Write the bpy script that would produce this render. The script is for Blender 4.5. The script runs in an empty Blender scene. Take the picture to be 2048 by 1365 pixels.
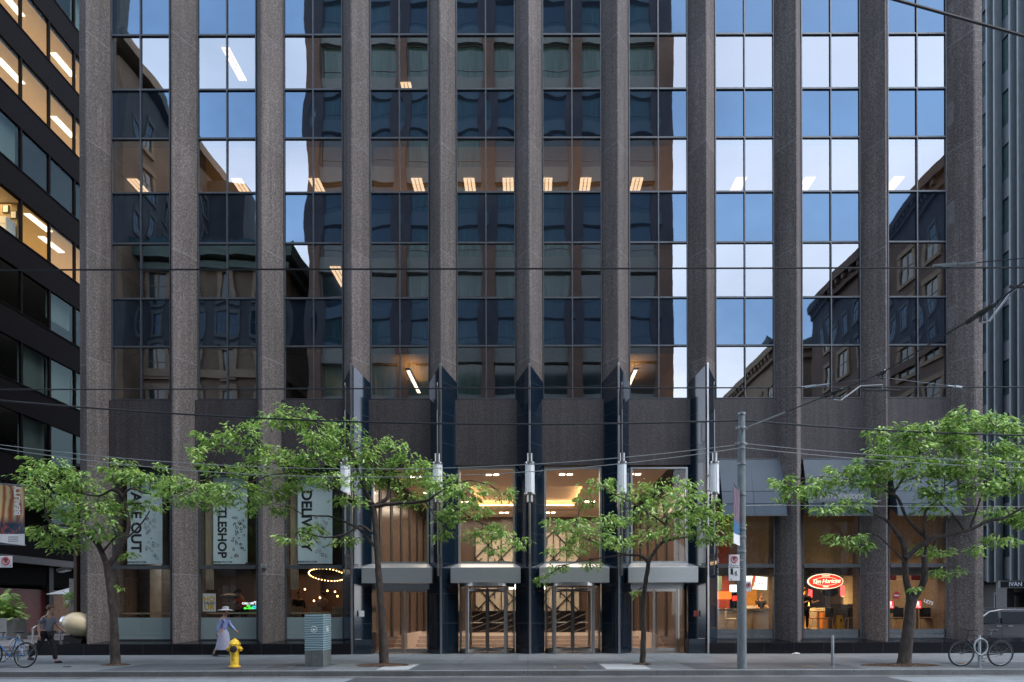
import bpy, bmesh, math, random
from mathutils import Vector, Matrix, Euler, noise
R = math.radians
random.seed(11)
scene = bpy.context.scene
COL = scene.collection

# ---------------------------------------------------------------- camera
F = 1140.0; HX = 1055.0; HY = 1226.0; EYE = 1.40; CAMY = -20.0
cam_d = bpy.data.cameras.new("camera"); cam = bpy.data.objects.new("camera", cam_d); COL.objects.link(cam)
cam_d.sensor_width = 36.0; cam_d.lens = 36.0 * F / 2048.0
cam_d.shift_x = -(HX - 1024.0) / 2048.0
cam_d.shift_y = (HY - 682.5) / 2048.0
cam_d.clip_start = 0.1; cam_d.clip_end = 2000
cam.location = (0, CAMY, EYE); cam.rotation_euler = (R(90), R(0.14), 0)
scene.camera = cam

# ---------------------------------------------------------------- sky, sun, exposure
SUN_EL, SUN_AZ = 62.0, 122.0          # azimuth measured from +Y towards +X
w = bpy.data.worlds.new("World"); scene.world = w; w.use_nodes = True
nt = w.node_tree; nt.nodes.clear()
out = nt.nodes.new("ShaderNodeOutputWorld"); bg = nt.nodes.new("ShaderNodeBackground")
sky = nt.nodes.new("ShaderNodeTexSky"); sky.sky_type = 'NISHITA'; sky.sun_disc = False
sky.sun_elevation = R(SUN_EL); sky.sun_rotation = R(SUN_AZ); sky.air_density = 1.0; sky.dust_density = 1.6; sky.ozone_density = 1.0
tc = nt.nodes.new("ShaderNodeTexCoord"); mp = nt.nodes.new("ShaderNodeMapping"); mp.inputs['Scale'].default_value = (1, 1, 2.2)
cn = nt.nodes.new("ShaderNodeTexNoise"); cn.inputs['Scale'].default_value = 3.2; cn.inputs['Detail'].default_value = 5
cr = nt.nodes.new("ShaderNodeMapRange"); cr.inputs[1].default_value = .35; cr.inputs[2].default_value = .75; cr.inputs[3].default_value = .35; cr.inputs[4].default_value = .97
mixw = nt.nodes.new("ShaderNodeMix"); mixw.data_type = 'RGBA'; mixw.inputs[7].default_value = (6.0, 7.0, 9.0, 1)   # thin high cloud
sz = nt.nodes.new('ShaderNodeSeparateXYZ'); nt.links.new(tc.outputs['Generated'], sz.inputs[0]); mz = nt.nodes.new('ShaderNodeMapRange'); mz.inputs[1].default_value = .10; mz.inputs[2].default_value = .60; nt.links.new(sz.outputs[2], mz.inputs[0])
low = nt.nodes.new('ShaderNodeMix'); low.data_type = 'RGBA'; low.inputs[6].default_value = (9.8, 10.1, 10.8, 1); low.inputs[7].default_value = (5.2, 6.6, 9.0, 1); nt.links.new(mz.outputs[0], low.inputs[0]); nt.links.new(low.outputs[2], mixw.inputs[7])      # hazier towards the horizon
nt.links.new(tc.outputs['Generated'], mp.inputs[0]); nt.links.new(mp.outputs[0], cn.inputs['Vector']); nt.links.new(cn.outputs[0], cr.inputs[0])
nt.links.new(cr.outputs[0], mixw.inputs[0]); nt.links.new(sky.outputs[0], mixw.inputs[6]); nt.links.new(mixw.outputs[2], bg.inputs[0])
bg.inputs[1].default_value = 0.15; nt.links.new(bg.outputs[0], out.inputs[0])
sd = bpy.data.lights.new("sun", 'SUN'); sun = bpy.data.objects.new("sun", sd); COL.objects.link(sun)
sd.energy = 1.3; sd.angle = R(35); sd.color = (1, .96, .92)
dv = Vector((math.sin(R(SUN_AZ)) * math.cos(R(SUN_EL)), math.cos(R(SUN_AZ)) * math.cos(R(SUN_EL)), math.sin(R(SUN_EL))))
sun.rotation_euler = dv.to_track_quat('Z', 'Y').to_euler(); sun.location = (10, -10, 60)
scene.view_settings.view_transform = 'Standard'; scene.view_settings.look = 'None'
scene.view_settings.gamma = 1; scene.view_settings.use_curve_mapping = False
scene.view_settings.exposure = 1.4
scene.render.engine = 'CYCLES'
cy = scene.cycles; cy.use_denoising = True; cy.max_bounces = 7; cy.glossy_bounces = 4; cy.transparent_max_bounces = 24; cy.diffuse_bounces = 3
cy.sample_clamp_indirect = 4; cy.caustics_reflective = False; cy.caustics_refractive = False

# ---------------------------------------------------------------- helpers
def PX(px, Y=0.0): return (px - HX) * (Y - CAMY) / F
def PZ(py, Y=0.0): return EYE + (HY - py) * (Y - CAMY) / F

class MB:
    """collects shapes into one mesh"""
    def __init__(s): s.v = []; s.f = []; s.m = []; s.cur = 0
    def poly(s, pts, flip=False):
        n = len(s.v); s.v += [tuple(p) for p in pts]; idx = list(range(n, n + len(pts)))
        s.f.append(idx[::-1] if flip else idx); s.m.append(s.cur); return s
    def box(s, a, b):
        x0, x1 = sorted((a[0], b[0])); y0, y1 = sorted((a[1], b[1])); z0, z1 = sorted((a[2], b[2])); n = len(s.v)
        s.v += [(x0,y0,z0),(x1,y0,z0),(x1,y1,z0),(x0,y1,z0),(x0,y0,z1),(x1,y0,z1),(x1,y1,z1),(x0,y1,z1)]
        for q in ((0,3,2,1),(4,5,6,7),(0,1,5,4),(1,2,6,5),(2,3,7,6),(3,0,4,7)): s.f.append([n+i for i in q]); s.m.append(s.cur)
        return s
    def prism(s, plan, z0, z1):
        """plan: list of (x,y) counter-clockwise; z0/z1 scalars or lists"""
        k = len(plan); n = len(s.v)
        za = z0 if isinstance(z0, (list, tuple)) else [z0]*k; zb = z1 if isinstance(z1, (list, tuple)) else [z1]*k
        s.v += [(p[0],p[1],za[i]) for i,p in enumerate(plan)] + [(p[0],p[1],zb[i]) for i,p in enumerate(plan)]
        for i in range(k):
            j = (i+1) % k; s.f.append([n+i,n+j,n+k+j,n+k+i]); s.m.append(s.cur)
        s.f.append([n+i for i in range(k)][::-1]); s.m.append(s.cur); s.f.append([n+k+i for i in range(k)]); s.m.append(s.cur)
        return s
    def ext(s, prof, x0, x1):
        """prof: list of (y,z) extruded along x"""
        k = len(prof); n = len(s.v)
        s.v += [(x0,p[0],p[1]) for p in prof] + [(x1,p[0],p[1]) for p in prof]
        for i in range(k):
            j = (i+1) % k; s.f.append([n+i,n+k+i,n+k+j,n+j]); s.m.append(s.cur)
        s.f.append([n+i for i in range(k)]); s.m.append(s.cur); s.f.append([n+k+i for i in range(k)][::-1]); s.m.append(s.cur)
        return s
    def tube(s, pts, r, n=8, cap=True):
        pts = [Vector(p) for p in pts]; k = len(pts); rr = r if isinstance(r, (list, tuple)) else [r]*k
        base = len(s.v); up = None
        for i, p in enumerate(pts):
            t = (pts[min(i+1,k-1)] - pts[max(i-1,0)]).normalized()
            if up is None:
                up = Vector((0,0,1)) if abs(t.z) < .9 else Vector((1,0,0))
            a = (up - t*up.dot(t)); a = a.normalized() if a.length > 1e-6 else t.orthogonal().normalized(); up = a; b = t.cross(a)
            for q in range(n):
                an = 2*math.pi*q/n; s.v.append(tuple(p + (a*math.cos(an) + b*math.sin(an))*rr[i]))
        for i in range(k-1):
            for q in range(n):
                q2 = (q+1) % n; s.f.append([base+i*n+q, base+(i+1)*n+q, base+(i+1)*n+q2, base+i*n+q2][::-1]); s.m.append(s.cur)
        if cap:
            s.f.append([base+q for q in range(n)][::-1]); s.m.append(s.cur); s.f.append([base+(k-1)*n+q for q in range(n)]); s.m.append(s.cur)
        return s
    def lathe(s, prof, c=(0,0,0), n=20, axis='z', sx=1, sy=1):
        """prof: (r, h) pairs"""
        base = len(s.v); k = len(prof)
        for r_, h in prof:
            for q in range(n):
                an = 2*math.pi*q/n; a, b = r_*math.cos(an)*sx, r_*math.sin(an)*sy
                p = (a,b,h) if axis == 'z' else ((a,-h,b) if axis == 'y' else (h,a,b))
                s.v.append((p[0]+c[0], p[1]+c[1], p[2]+c[2]))
        for i in range(k-1):
            for q in range(n):
                q2 = (q+1) % n; s.f.append([base+i*n+q, base+i*n+q2, base+(i+1)*n+q2, base+(i+1)*n+q]); s.m.append(s.cur)
        s.f.append([base+q for q in range(n)][::-1]); s.m.append(s.cur); s.f.append([base+(k-1)*n+q for q in range(n)]); s.m.append(s.cur)
        return s
    def torus(s, c, R_, r, axis='y', n=32, m=8, a0=0, a1=2*math.pi):
        pts = []
        for i in range(n+1):
            an = a0 + (a1-a0)*i/n; a, b = R_*math.cos(an), R_*math.sin(an)
            pts.append((c[0]+a, c[1]+b, c[2]) if axis == 'z' else (c[0]+a, c[1], c[2]+b) if axis == 'y' else (c[0], c[1]+a, c[2]+b))
        return s.tube(pts, r, m)
    def ball(s, c, r, n=12, sc=(1,1,1)):
        prof = [(max(1e-4, r*math.sin(math.pi*i/8)), -r*math.cos(math.pi*i/8)) for i in range(9)]
        b = len(s.v); s.lathe(prof, (0,0,0), n)
        for i in range(b, len(s.v)): x,y,z = s.v[i]; s.v[i] = (x*sc[0]+c[0], y*sc[1]+c[1], z*sc[2]+c[2])
        return s
    def add(s, mesh, mat4=None):
        b = len(s.v); mat4 = mat4 or Matrix.Identity(4)
        s.v += [tuple(mat4 @ v.co) for v in mesh.vertices]
        for p in mesh.polygons: s.f.append([b+i for i in p.vertices]); s.m.append(s.cur)
        return s
    def xf(s, mat4, frm=0):
        for i in range(frm, len(s.v)): s.v[i] = tuple(mat4 @ Vector(s.v[i]))
        return s
    def build(s, name, mats, parent=None, smooth=False, loc=(0,0,0), rz=0, fixn=True, bevel=0):
        me = bpy.data.meshes.new(name); me.from_pydata(s.v, [], s.f); me.update()
        mats = mats if isinstance(mats, (list, tuple)) else [mats]
        for m_ in mats: me.materials.append(m_)
        me.polygons.foreach_set('material_index', s.m)
        if fixn:
            bm = bmesh.new(); bm.from_mesh(me); bmesh.ops.recalc_face_normals(bm, faces=bm.faces); bm.to_mesh(me); bm.free()
        if smooth:
            me.polygons.foreach_set('use_smooth', [True]*len(me.polygons))
            try: me.set_sharp_from_angle(angle=R(38))
            except Exception: pass
        o = bpy.data.objects.new(name, me); COL.objects.link(o); o.location = loc; o.rotation_euler = (0,0,rz)
        if parent: o.parent = parent
        if bevel:
            b = o.modifiers.new("bevel", 'BEVEL'); b.width = bevel; b.segments = 2; b.limit_method = 'ANGLE'
        return o

def tag(o, label=None, cat=None, group=None, kind=None):
    if label: o['label'] = label
    if cat: o['category'] = cat
    if group: o['group'] = group
    if kind: o['kind'] = kind
    return o
def empty(name, loc=(0,0,0), rz=0, label=None, cat=None, group=None):
    o = bpy.data.objects.new(name, None); COL.objects.link(o); o.location = loc; o.rotation_euler = (0,0,rz); o.empty_display_size = .2
    return tag(o, label, cat, group)
def copy_tree(o, parent=None):
    c = o.copy(); COL.objects.link(c)
    if parent: c.parent = parent
    for ch in list(o.children): copy_tree(ch, c)
    return c

def text_mesh(body, size, ext=.004, bold=0.0, shear=0.0, space=1.0, align='CENTER'):
    cu = bpy.data.curves.new("text", 'FONT'); cu.body = body; cu.size = size; cu.extrude = ext; cu.offset = bold*size; cu.shear = shear
    cu.space_character = space; cu.align_x = align; cu.align_y = 'CENTER'; cu.resolution_u = 3
    o = bpy.data.objects.new("text", cu); COL.objects.link(o); dg = bpy.context.evaluated_depsgraph_get(); dg.update()
    me = bpy.data.meshes.new_from_object(o.evaluated_get(dg)); bpy.data.objects.remove(o); bpy.data.curves.remove(cu)
    return me
FRONT = Matrix(((1,0,0,0),(0,0,-1,0),(0,1,0,0),(0,0,0,1)))        # text plane facing -Y (towards the street)
def text_at(name, body, size, loc, mat, parent=None, rot=0, bold=.0, shear=0, ext=.004, space=1.0, align='CENTER', base=FRONT):
    me = text_mesh(body, size, ext, bold, shear, space, align)
    mb = MB().add(me, Matrix.Translation(loc) @ base @ Matrix.Rotation(rot, 4, 'Z')); bpy.data.meshes.remove(me)
    return mb.build(name, mat, parent, fixn=False)

# ---------------------------------------------------------------- materials
MT = {}
def newmat(name):
    m = bpy.data.materials.new(name); m.use_nodes = True; n = m.node_tree; n.nodes.clear()
    o = n.nodes.new("ShaderNodeOutputMaterial"); MT[name] = m; return m, n, o
def N(n, t, **kw):
    x = n.nodes.new(t)
    for k, v in kw.items():
        if hasattr(x, k): setattr(x, k, v)
    return x
def ramp(n, stops):
    r_ = n.nodes.new("ShaderNodeValToRGB"); e = r_.color_ramp.elements
    while len(e) < len(stops): e.new(.5)
    for i, (p, c) in enumerate(stops): e[i].position = p; e[i].color = (c[0], c[1], c[2], 1)
    return r_
def pbr(name, col, rough=.6, metal=0, var=.12, scale=6, bump=0, bscale=40, spec=.5, coat=0, emit=None, es=0, stretch=None):
    m, n, o = newmat(name); p = n.nodes.new("ShaderNodeBsdfPrincipled"); n.links.new(p.outputs[0], o.inputs[0])
    p.inputs['Roughness'].default_value = rough; p.inputs['Metallic'].default_value = metal; p.inputs['Specular IOR Level'].default_value = spec
    p.inputs['Coat Weight'].default_value = coat
    if emit: p.inputs['Emission Color'].default_value = (*emit, 1); p.inputs['Emission Strength'].default_value = es
    tc = n.nodes.new("ShaderNodeTexCoord"); vec = tc.outputs['Object']
    if stretch:
        mp = n.nodes.new("ShaderNodeMapping"); mp.inputs['Scale'].default_value = stretch; n.links.new(vec, mp.inputs[0]); vec = mp.outputs[0]
    if var:
        t = n.nodes.new("ShaderNodeTexNoise"); t.inputs['Scale'].default_value = scale; t.inputs['Detail'].default_value = 5; n.links.new(vec, t.inputs['Vector'])
        r_ = ramp(n, [(.3, [c*(1-var) for c in col]), (.7, [min(1, c*(1+var)) for c in col])]); n.links.new(t.outputs[0], r_.inputs[0]); n.links.new(r_.outputs[0], p.inputs['Base Color'])
    else: p.inputs['Base Color'].default_value = (*col, 1)
    if bump:
        t2 = n.nodes.new("ShaderNodeTexNoise"); t2.inputs['Scale'].default_value = bscale; t2.inputs['Detail'].default_value = 4; n.links.new(vec, t2.inputs['Vector'])
        b = n.nodes.new("ShaderNodeBump"); b.inputs['Strength'].default_value = bump; b.inputs['Distance'].default_value = .02; n.links.new(t2.outputs[0], b.inputs['Height']); n.links.new(b.outputs[0], p.inputs['Normal'])
    return m
def emis(name, col, s):
    m, n, o = newmat(name); e = n.nodes.new("ShaderNodeEmission"); e.inputs[0].default_value = (*col, 1); e.inputs[1].default_value = s; n.links.new(e.outputs[0], o.inputs[0]); return m
def math_node(n, op, a, b=None, c=None):
    x = n.nodes.new("ShaderNodeMath"); x.operation = op
    for i, v in enumerate((a, b, c)):
        if v is None: continue
        if isinstance(v, (int, float)): x.inputs[i].default_value = v
        else: n.links.new(v, x.inputs[i])
    return x.outputs[0]
def glass(name, tint, gl, fac, bump=0, bscale=1.2, rough=0.0, fres=False):
    """see-through pane: part clear (tinted), part mirror"""
    m, n, o = newmat(name); t = n.nodes.new("ShaderNodeBsdfTransparent"); t.inputs[0].default_value = (*tint, 1)
    g = n.nodes.new("ShaderNodeBsdfGlossy"); g.inputs[0].default_value = (*gl, 1); g.inputs['Roughness'].default_value = rough
    mx = n.nodes.new("ShaderNodeMixShader"); mx.inputs[0].default_value = fac
    if fres:
        f = n.nodes.new("ShaderNodeLayerWeight"); f.inputs[0].default_value = .5      # same from both sides of the sheet
        n.links.new(math_node(n, 'ADD', math_node(n, 'MULTIPLY', math_node(n, 'POWER', f.outputs['Facing'], 4.0), .7), fac), mx.inputs[0])
    n.links.new(t.outputs[0], mx.inputs[1]); n.links.new(g.outputs[0], mx.inputs[2]); n.links.new(mx.outputs[0], o.inputs[0])
    if bump:
        tc = n.nodes.new("ShaderNodeTexCoord"); x = n.nodes.new("ShaderNodeTexNoise"); x.inputs['Scale'].default_value = bscale; x.inputs['Detail'].default_value = 1.5
        b = n.nodes.new("ShaderNodeBump"); b.inputs['Strength'].default_value = bump; b.inputs['Distance'].default_value = .05
        n.links.new(tc.outputs['Object'], x.inputs['Vector']); n.links.new(x.outputs[0], b.inputs['Height']); n.links.new(b.outputs[0], g.inputs['Normal'])
    return m

def granite(name, c_dark, c_mid, c_light, joints=True, rough=.75, scale=26):
    m, n, o = newmat(name); p = n.nodes.new("ShaderNodeBsdfPrincipled"); n.links.new(p.outputs[0], o.inputs[0]); p.inputs['Roughness'].default_value = rough
    tc = n.nodes.new("ShaderNodeTexCoord"); v = tc.outputs['Object']
    a = N(n, "ShaderNodeTexNoise"); a.inputs['Scale'].default_value = scale; a.inputs['Detail'].default_value = 8; a.inputs['Roughness'].default_value = .85; n.links.new(v, a.inputs['Vector'])
    r1 = ramp(n, [(.34, c_dark), (.5, c_mid), (.62, c_light), (.75, [min(1, c*1.6) for c in c_light])]); n.links.new(a.outputs[0], r1.inputs[0])
    b = N(n, "ShaderNodeTexNoise"); b.inputs['Scale'].default_value = 0.55; b.inputs['Detail'].default_value = 6; b.inputs['Roughness'].default_value = .65
    mp = n.nodes.new("ShaderNodeMapping"); mp.inputs['Scale'].default_value = (1.6, 1.6, .5); n.links.new(v, mp.inputs[0]); n.links.new(mp.outputs[0], b.inputs['Vector'])
    mr = N(n, "ShaderNodeMapRange"); mr.inputs[1].default_value = .3; mr.inputs[2].default_value = .7; mr.inputs[3].default_value = .78; mr.inputs[4].default_value = 1.2; n.links.new(b.outputs[0], mr.inputs[0])
    mul = N(n, "ShaderNodeMix", data_type='RGBA', blend_type='MULTIPLY'); mul.inputs[0].default_value = 1; n.links.new(r1.outputs[0], mul.inputs[6]); n.links.new(mr.outputs[0], mul.inputs[7]); colr = mul.outputs[2]
    st = N(n, "ShaderNodeTexNoise"); st.inputs['Scale'].default_value = 5; st.inputs['Detail'].default_value = 5; mps = n.nodes.new("ShaderNodeMapping"); mps.inputs['Scale'].default_value = (1.3, 1.3, .045); n.links.new(v, mps.inputs[0]); n.links.new(mps.outputs[0], st.inputs['Vector'])
    ms = N(n, "ShaderNodeMapRange"); ms.inputs[1].default_value = .35; ms.inputs[2].default_value = .65; ms.inputs[3].default_value = .80; ms.inputs[4].default_value = 1.12; n.links.new(st.outputs[0], ms.inputs[0])
    m5 = N(n, "ShaderNodeMix", data_type='RGBA', blend_type='MULTIPLY'); m5.inputs[0].default_value = 1; n.links.new(colr, m5.inputs[6]); n.links.new(ms.outputs[0], m5.inputs[7]); colr = m5.outputs[2]
    if joints:
        sq = N(n, "ShaderNodeSeparateXYZ"); n.links.new(v, sq.inputs[0]); cbq = N(n, "ShaderNodeCombineXYZ")
        n.links.new(math_node(n, 'FLOOR', math_node(n, 'DIVIDE', math_node(n, 'ADD', sq.outputs[2], .95), 3.68)), cbq.inputs[0]); n.links.new(math_node(n, 'FLOOR', math_node(n, 'DIVIDE', math_node(n, 'ADD', sq.outputs[0], 100), 3.0219)), cbq.inputs[1])
        wn = N(n, "ShaderNodeTexWhiteNoise", noise_dimensions='2D'); n.links.new(cbq.outputs[0], wn.inputs['Vector']); mw_ = N(n, "ShaderNodeMapRange"); mw_.inputs[3].default_value = .84; mw_.inputs[4].default_value = 1.13; n.links.new(wn.outputs[0], mw_.inputs[0])
        m6 = N(n, "ShaderNodeMix", data_type='RGBA', blend_type='MULTIPLY'); m6.inputs[0].default_value = 1; n.links.new(colr, m6.inputs[6]); n.links.new(mw_.outputs[0], m6.inputs[7]); colr = m6.outputs[2]
        sp = N(n, "ShaderNodeSeparateXYZ"); n.links.new(v, sp.inputs[0])
        fr = math_node(n, 'FRACT', math_node(n, 'DIVIDE', math_node(n, 'ADD', sp.outputs[2], .95), 3.68))
        ln = math_node(n, 'LESS_THAN', fr, .0075)
        mj = N(n, "ShaderNodeMix", data_type='RGBA'); n.links.new(math_node(n, 'MULTIPLY', ln, .3), mj.inputs[0]); n.links.new(colr, mj.inputs[6]); mj.inputs[7].default_value = (.36, .36, .38, 1); colr = mj.outputs[2]
    n.links.new(colr, p.inputs['Base Color'])
    bp = N(n, "ShaderNodeBump"); bp.inputs['Strength'].default_value = .6; bp.inputs['Distance'].default_value = .012; n.links.new(a.outputs[0], bp.inputs['Height']); n.links.new(bp.outputs[0], p.inputs['Normal'])
    return m

granite('pier_stone', (.034,.028,.027), (.118,.100,.095), (.27,.238,.228), scale=21)
granite('panel_stone', (.013,.011,.013), (.035,.030,.035), (.125,.112,.12), joints=False, rough=.6)
def polished(name, col, joint, zs=1.03, rough=.07, spec=.9):
    m, n, o = newmat(name); p = n.nodes.new("ShaderNodeBsdfPrincipled"); n.links.new(p.outputs[0], o.inputs[0]); p.inputs['Roughness'].default_value = rough
    p.inputs['Specular IOR Level'].default_value = spec
    tc = n.nodes.new("ShaderNodeTexCoord"); sp = N(n, "ShaderNodeSeparateXYZ"); n.links.new(tc.outputs['Object'], sp.inputs[0])
    def line(o_, per, wd): return math_node(n, 'LESS_THAN', math_node(n, 'FRACT', math_node(n, 'DIVIDE', math_node(n, 'ADD', o_, 100*per), per)), wd/per)
    l = line(sp.outputs[2], zs, .012) if zs else line(sp.outputs[0], 1.0, .012)
    t = N(n, "ShaderNodeTexNoise"); t.inputs['Scale'].default_value = 60; t.inputs['Detail'].default_value = 5; n.links.new(tc.outputs['Object'], t.inputs['Vector'])
    r_ = ramp(n, [(.35, [c*.6 for c in col]), (.7, [c*1.6 for c in col])]); n.links.new(t.outputs[0], r_.inputs[0])
    mj = N(n, "ShaderNodeMix", data_type='RGBA'); n.links.new(l, mj.inputs[0]); n.links.new(r_.outputs[0], mj.inputs[6]); mj.inputs[7].default_value = (*joint, 1); n.links.new(mj.outputs[2], p.inputs['Base Color'])
    t2 = N(n, "ShaderNodeTexNoise"); t2.inputs['Scale'].default_value = 1.1; n.links.new(tc.outputs['Object'], t2.inputs['Vector'])
    b = N(n, "ShaderNodeBump"); b.inputs['Strength'].default_value = .05; n.links.new(t2.outputs[0], b.inputs['Height']); n.links.new(b.outputs[0], p.inputs['Normal'])
    return m
polished('cladding', (.007,.016,.029), (.05,.07,.09), 1.03)
polished('plinth', (.006,.0065,.009), (.035,.038,.042), 0, rough=.14, spec=.35)
pbr('mullion', (.10,.11,.125), .45, .4, var=.15)
pbr('steel', (.48,.47,.46), .28, .95, var=.1, stretch=(8,8,.4))
pbr('brushed', (.50,.52,.53), .36, .75, var=.06, stretch=(1,1,14), bump=.05, bscale=8)
pbr('black', (.012,.012,.014), .6, var=.2)
pbr('darkgrey', (.04,.042,.048), .5, var=.2)
pbr('midgrey', (.16,.165,.17), .55, var=.15)
pbr('white', (.78,.79,.80), .45, var=.04)
pbr('signwhite', (.74,.77,.80), .5, var=.03)
pbr('redpaint', (.55,.03,.04), .5, var=.05)
pbr('ink', (.012,.014,.02), .6, var=.05)
pbr('blind', (.10,.155,.16), .8, var=.05)
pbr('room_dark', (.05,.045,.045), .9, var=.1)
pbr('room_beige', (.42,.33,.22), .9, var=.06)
pbr('ceil_tile', (.55,.5,.42), .9, var=.04)
pbr('lobby_wall', (.125,.085,.068), .22, var=.12, scale=1.5, stretch=(1,1,.25))
pbr('lobby_ceil', (.64,.49,.37), .8, var=.03)
pbr('lobby_floor', (.50,.40,.35), .22, var=.08)
pbr('step_stone', (.66,.54,.47), .35, var=.07)
pbr('gold', (.58,.50,.40), .5, var=.1)
pbr('wood', (.30,.18,.09), .5, var=.35, scale=3, stretch=(10,10,.6))
pbr('palewood', (.46,.36,.25), .6, var=.3, scale=3, stretch=(9,9,.7))
pbr('darkwood', (.07,.04,.028), .5, var=.3, scale=4, stretch=(6,6,.8))
pbr('concrete', (.30,.30,.30), .85, var=.18, scale=3, bump=.2)
glass('vision_glass', (.34,.28,.22), (.97,.95,.92), .345, bump=.012, bscale=1.3)
glass('shop_glass', (.965,.975,.975), (.85,.92,1), .035, bump=.006, bscale=1.0, fres=True)
glass('door_glass', (.965,.965,.955), (.9,.95,1), .02, fres=True)
glass('left_glass', (.86,.87,.84), (.6,.8,.85), .022)
def spandrel(name):
    m, n, o = newmat(name); d = N(n, "ShaderNodeBsdfDiffuse"); d.inputs[0].default_value = (.012,.016,.028, 1)
    g = N(n, "ShaderNodeBsdfGlossy"); g.inputs[0].default_value = (.285,.425,.575, 1); g.inputs['Roughness'].default_value = .02
    mx = N(n, "ShaderNodeMixShader"); mx.inputs[0].default_value = .36; n.links.new(d.outputs[0], mx.inputs[1]); n.links.new(g.outputs[0], mx.inputs[2]); n.links.new(mx.outputs[0], o.inputs[0])
    tc = N(n, "ShaderNodeTexCoord"); x = N(n, "ShaderNodeTexNoise"); x.inputs['Scale'].default_value = 1.3; x.inputs['Detail'].default_value = 1.5
    b = N(n, "ShaderNodeBump"); b.inputs['Strength'].default_value = .02; b.inputs['Distance'].default_value = .05
    n.links.new(tc.outputs['Object'], x.inputs['Vector']); n.links.new(x.outputs[0], b.inputs['Height']); n.links.new(b.outputs[0], g.inputs['Normal'])
    return m
spandrel('spandrel_glass')
emis('office_lamp', (1, .82, .62), 1.7); emis('lobby_lamp', (1, .80, .55), 7.7); emis('cove', (1, .72, .36), 5.0)
emis('warm_bulb', (1, .55, .18), 6.6); emis('whitelamp', (1, .9, .75), 4.4)

def paving(name, c1, c2, joint, jx, jy, rough=.8, jw=.012):
    c1 = [c*.82 for c in c1]; c2 = [c*.86 for c in c2]
    m, n, o = newmat(name); p = N(n, "ShaderNodeBsdfPrincipled"); n.links.new(p.outputs[0], o.inputs[0]); p.inputs['Roughness'].default_value = rough
    tc = N(n, "ShaderNodeTexCoord"); sp = N(n, "ShaderNodeSeparateXYZ"); n.links.new(tc.outputs['Object'], sp.inputs[0])
    def line(o_, per): return math_node(n, 'LESS_THAN', math_node(n, 'FRACT', math_node(n, 'DIVIDE', math_node(n, 'ADD', o_, 500*per), per)), jw/per)
    t = N(n, "ShaderNodeTexNoise"); t.inputs['Scale'].default_value = 1.1; t.inputs['Detail'].default_value = 10; t.inputs['Roughness'].default_value = .78; n.links.new(tc.outputs['Object'], t.inputs['Vector'])
    r_ = ramp(n, [(.32, c1), (.68, c2)]); n.links.new(t.outputs[0], r_.inputs[0]); col = r_.outputs[0]
    t3 = N(n, "ShaderNodeTexNoise"); t3.inputs['Scale'].default_value = 45; t3.inputs['Detail'].default_value = 4; n.links.new(tc.outputs['Object'], t3.inputs['Vector'])
    mr = N(n, "ShaderNodeMapRange"); mr.inputs[1].default_value = .3; mr.inputs[2].default_value = .7; mr.inputs[3].default_value = .75; mr.inputs[4].default_value = 1.2; n.links.new(t3.outputs[0], mr.inputs[0])
    mul = N(n, "ShaderNodeMix", data_type='RGBA', blend_type='MULTIPLY'); mul.inputs[0].default_value = 1; n.links.new(col, mul.inputs[6]); n.links.new(mr.outputs[0], mul.inputs[7]); col = mul.outputs[2]
    vo = N(n, 'ShaderNodeTexVoronoi'); vo.inputs['Scale'].default_value = 5.5; n.links.new(tc.outputs['Object'], vo.inputs['Vector'])      # trodden gum and spots
    gm = math_node(n, 'MULTIPLY', math_node(n, 'LESS_THAN', vo.outputs['Distance'], .16), math_node(n, 'GREATER_THAN', t.outputs[0], .5))
    mg = N(n, 'ShaderNodeMix', data_type='RGBA', blend_type='MULTIPLY'); n.links.new(math_node(n, 'MULTIPLY', gm, .45), mg.inputs[0]); n.links.new(col, mg.inputs[6]); mg.inputs[7].default_value = (.35,.35,.35,1); col = mg.outputs[2]
    if jx:
        l = math_node(n, 'MAXIMUM', line(sp.outputs[0], jx), line(sp.outputs[1], jy))
        mj = N(n, "ShaderNodeMix", data_type='RGBA'); n.links.new(l, mj.inputs[0]); n.links.new(col, mj.inputs[6]); mj.inputs[7].default_value = (*joint, 1); col = mj.outputs[2]
    n.links.new(col, p.inputs['Base Color'])
    b = N(n, "ShaderNodeBump"); b.inputs['Strength'].default_value = .3; b.inputs['Distance'].default_value = .01; n.links.new(t3.outputs[0], b.inputs['Height']); n.links.new(b.outputs[0], p.inputs['Normal'])
    return m
paving('sidewalk', (.092,.106,.116), (.168,.190,.205), (.03,.03,.032), 1.9, 2.05, jw=.022)
paving('kerb', (.12,.13,.135), (.21,.225,.235), (.08,.08,.08), 3.1, 50)
paving('pavers', (.045,.055,.065), (.085,.10,.118), (.02,.024,.028), .6, .3, jw=.014)
paving('gutter', (.05,.05,.05), (.19,.195,.20), (.05,.05,.05), 3.1, 50)
paving('newslab', (.32,.35,.365), (.42,.45,.47), (.2,.2,.2), 50, 50)
paving('asphalt', (.04,.046,.052), (.07,.078,.086), (0,0,0), 0, 0, .85)
paving('road_concrete', (.15,.175,.195), (.25,.28,.305), (.12,.12,.12), 6, 50, .85)
paving('plaza', (.17,.16,.16), (.23,.215,.215), (.15,.13,.13), .6, .6)
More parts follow.
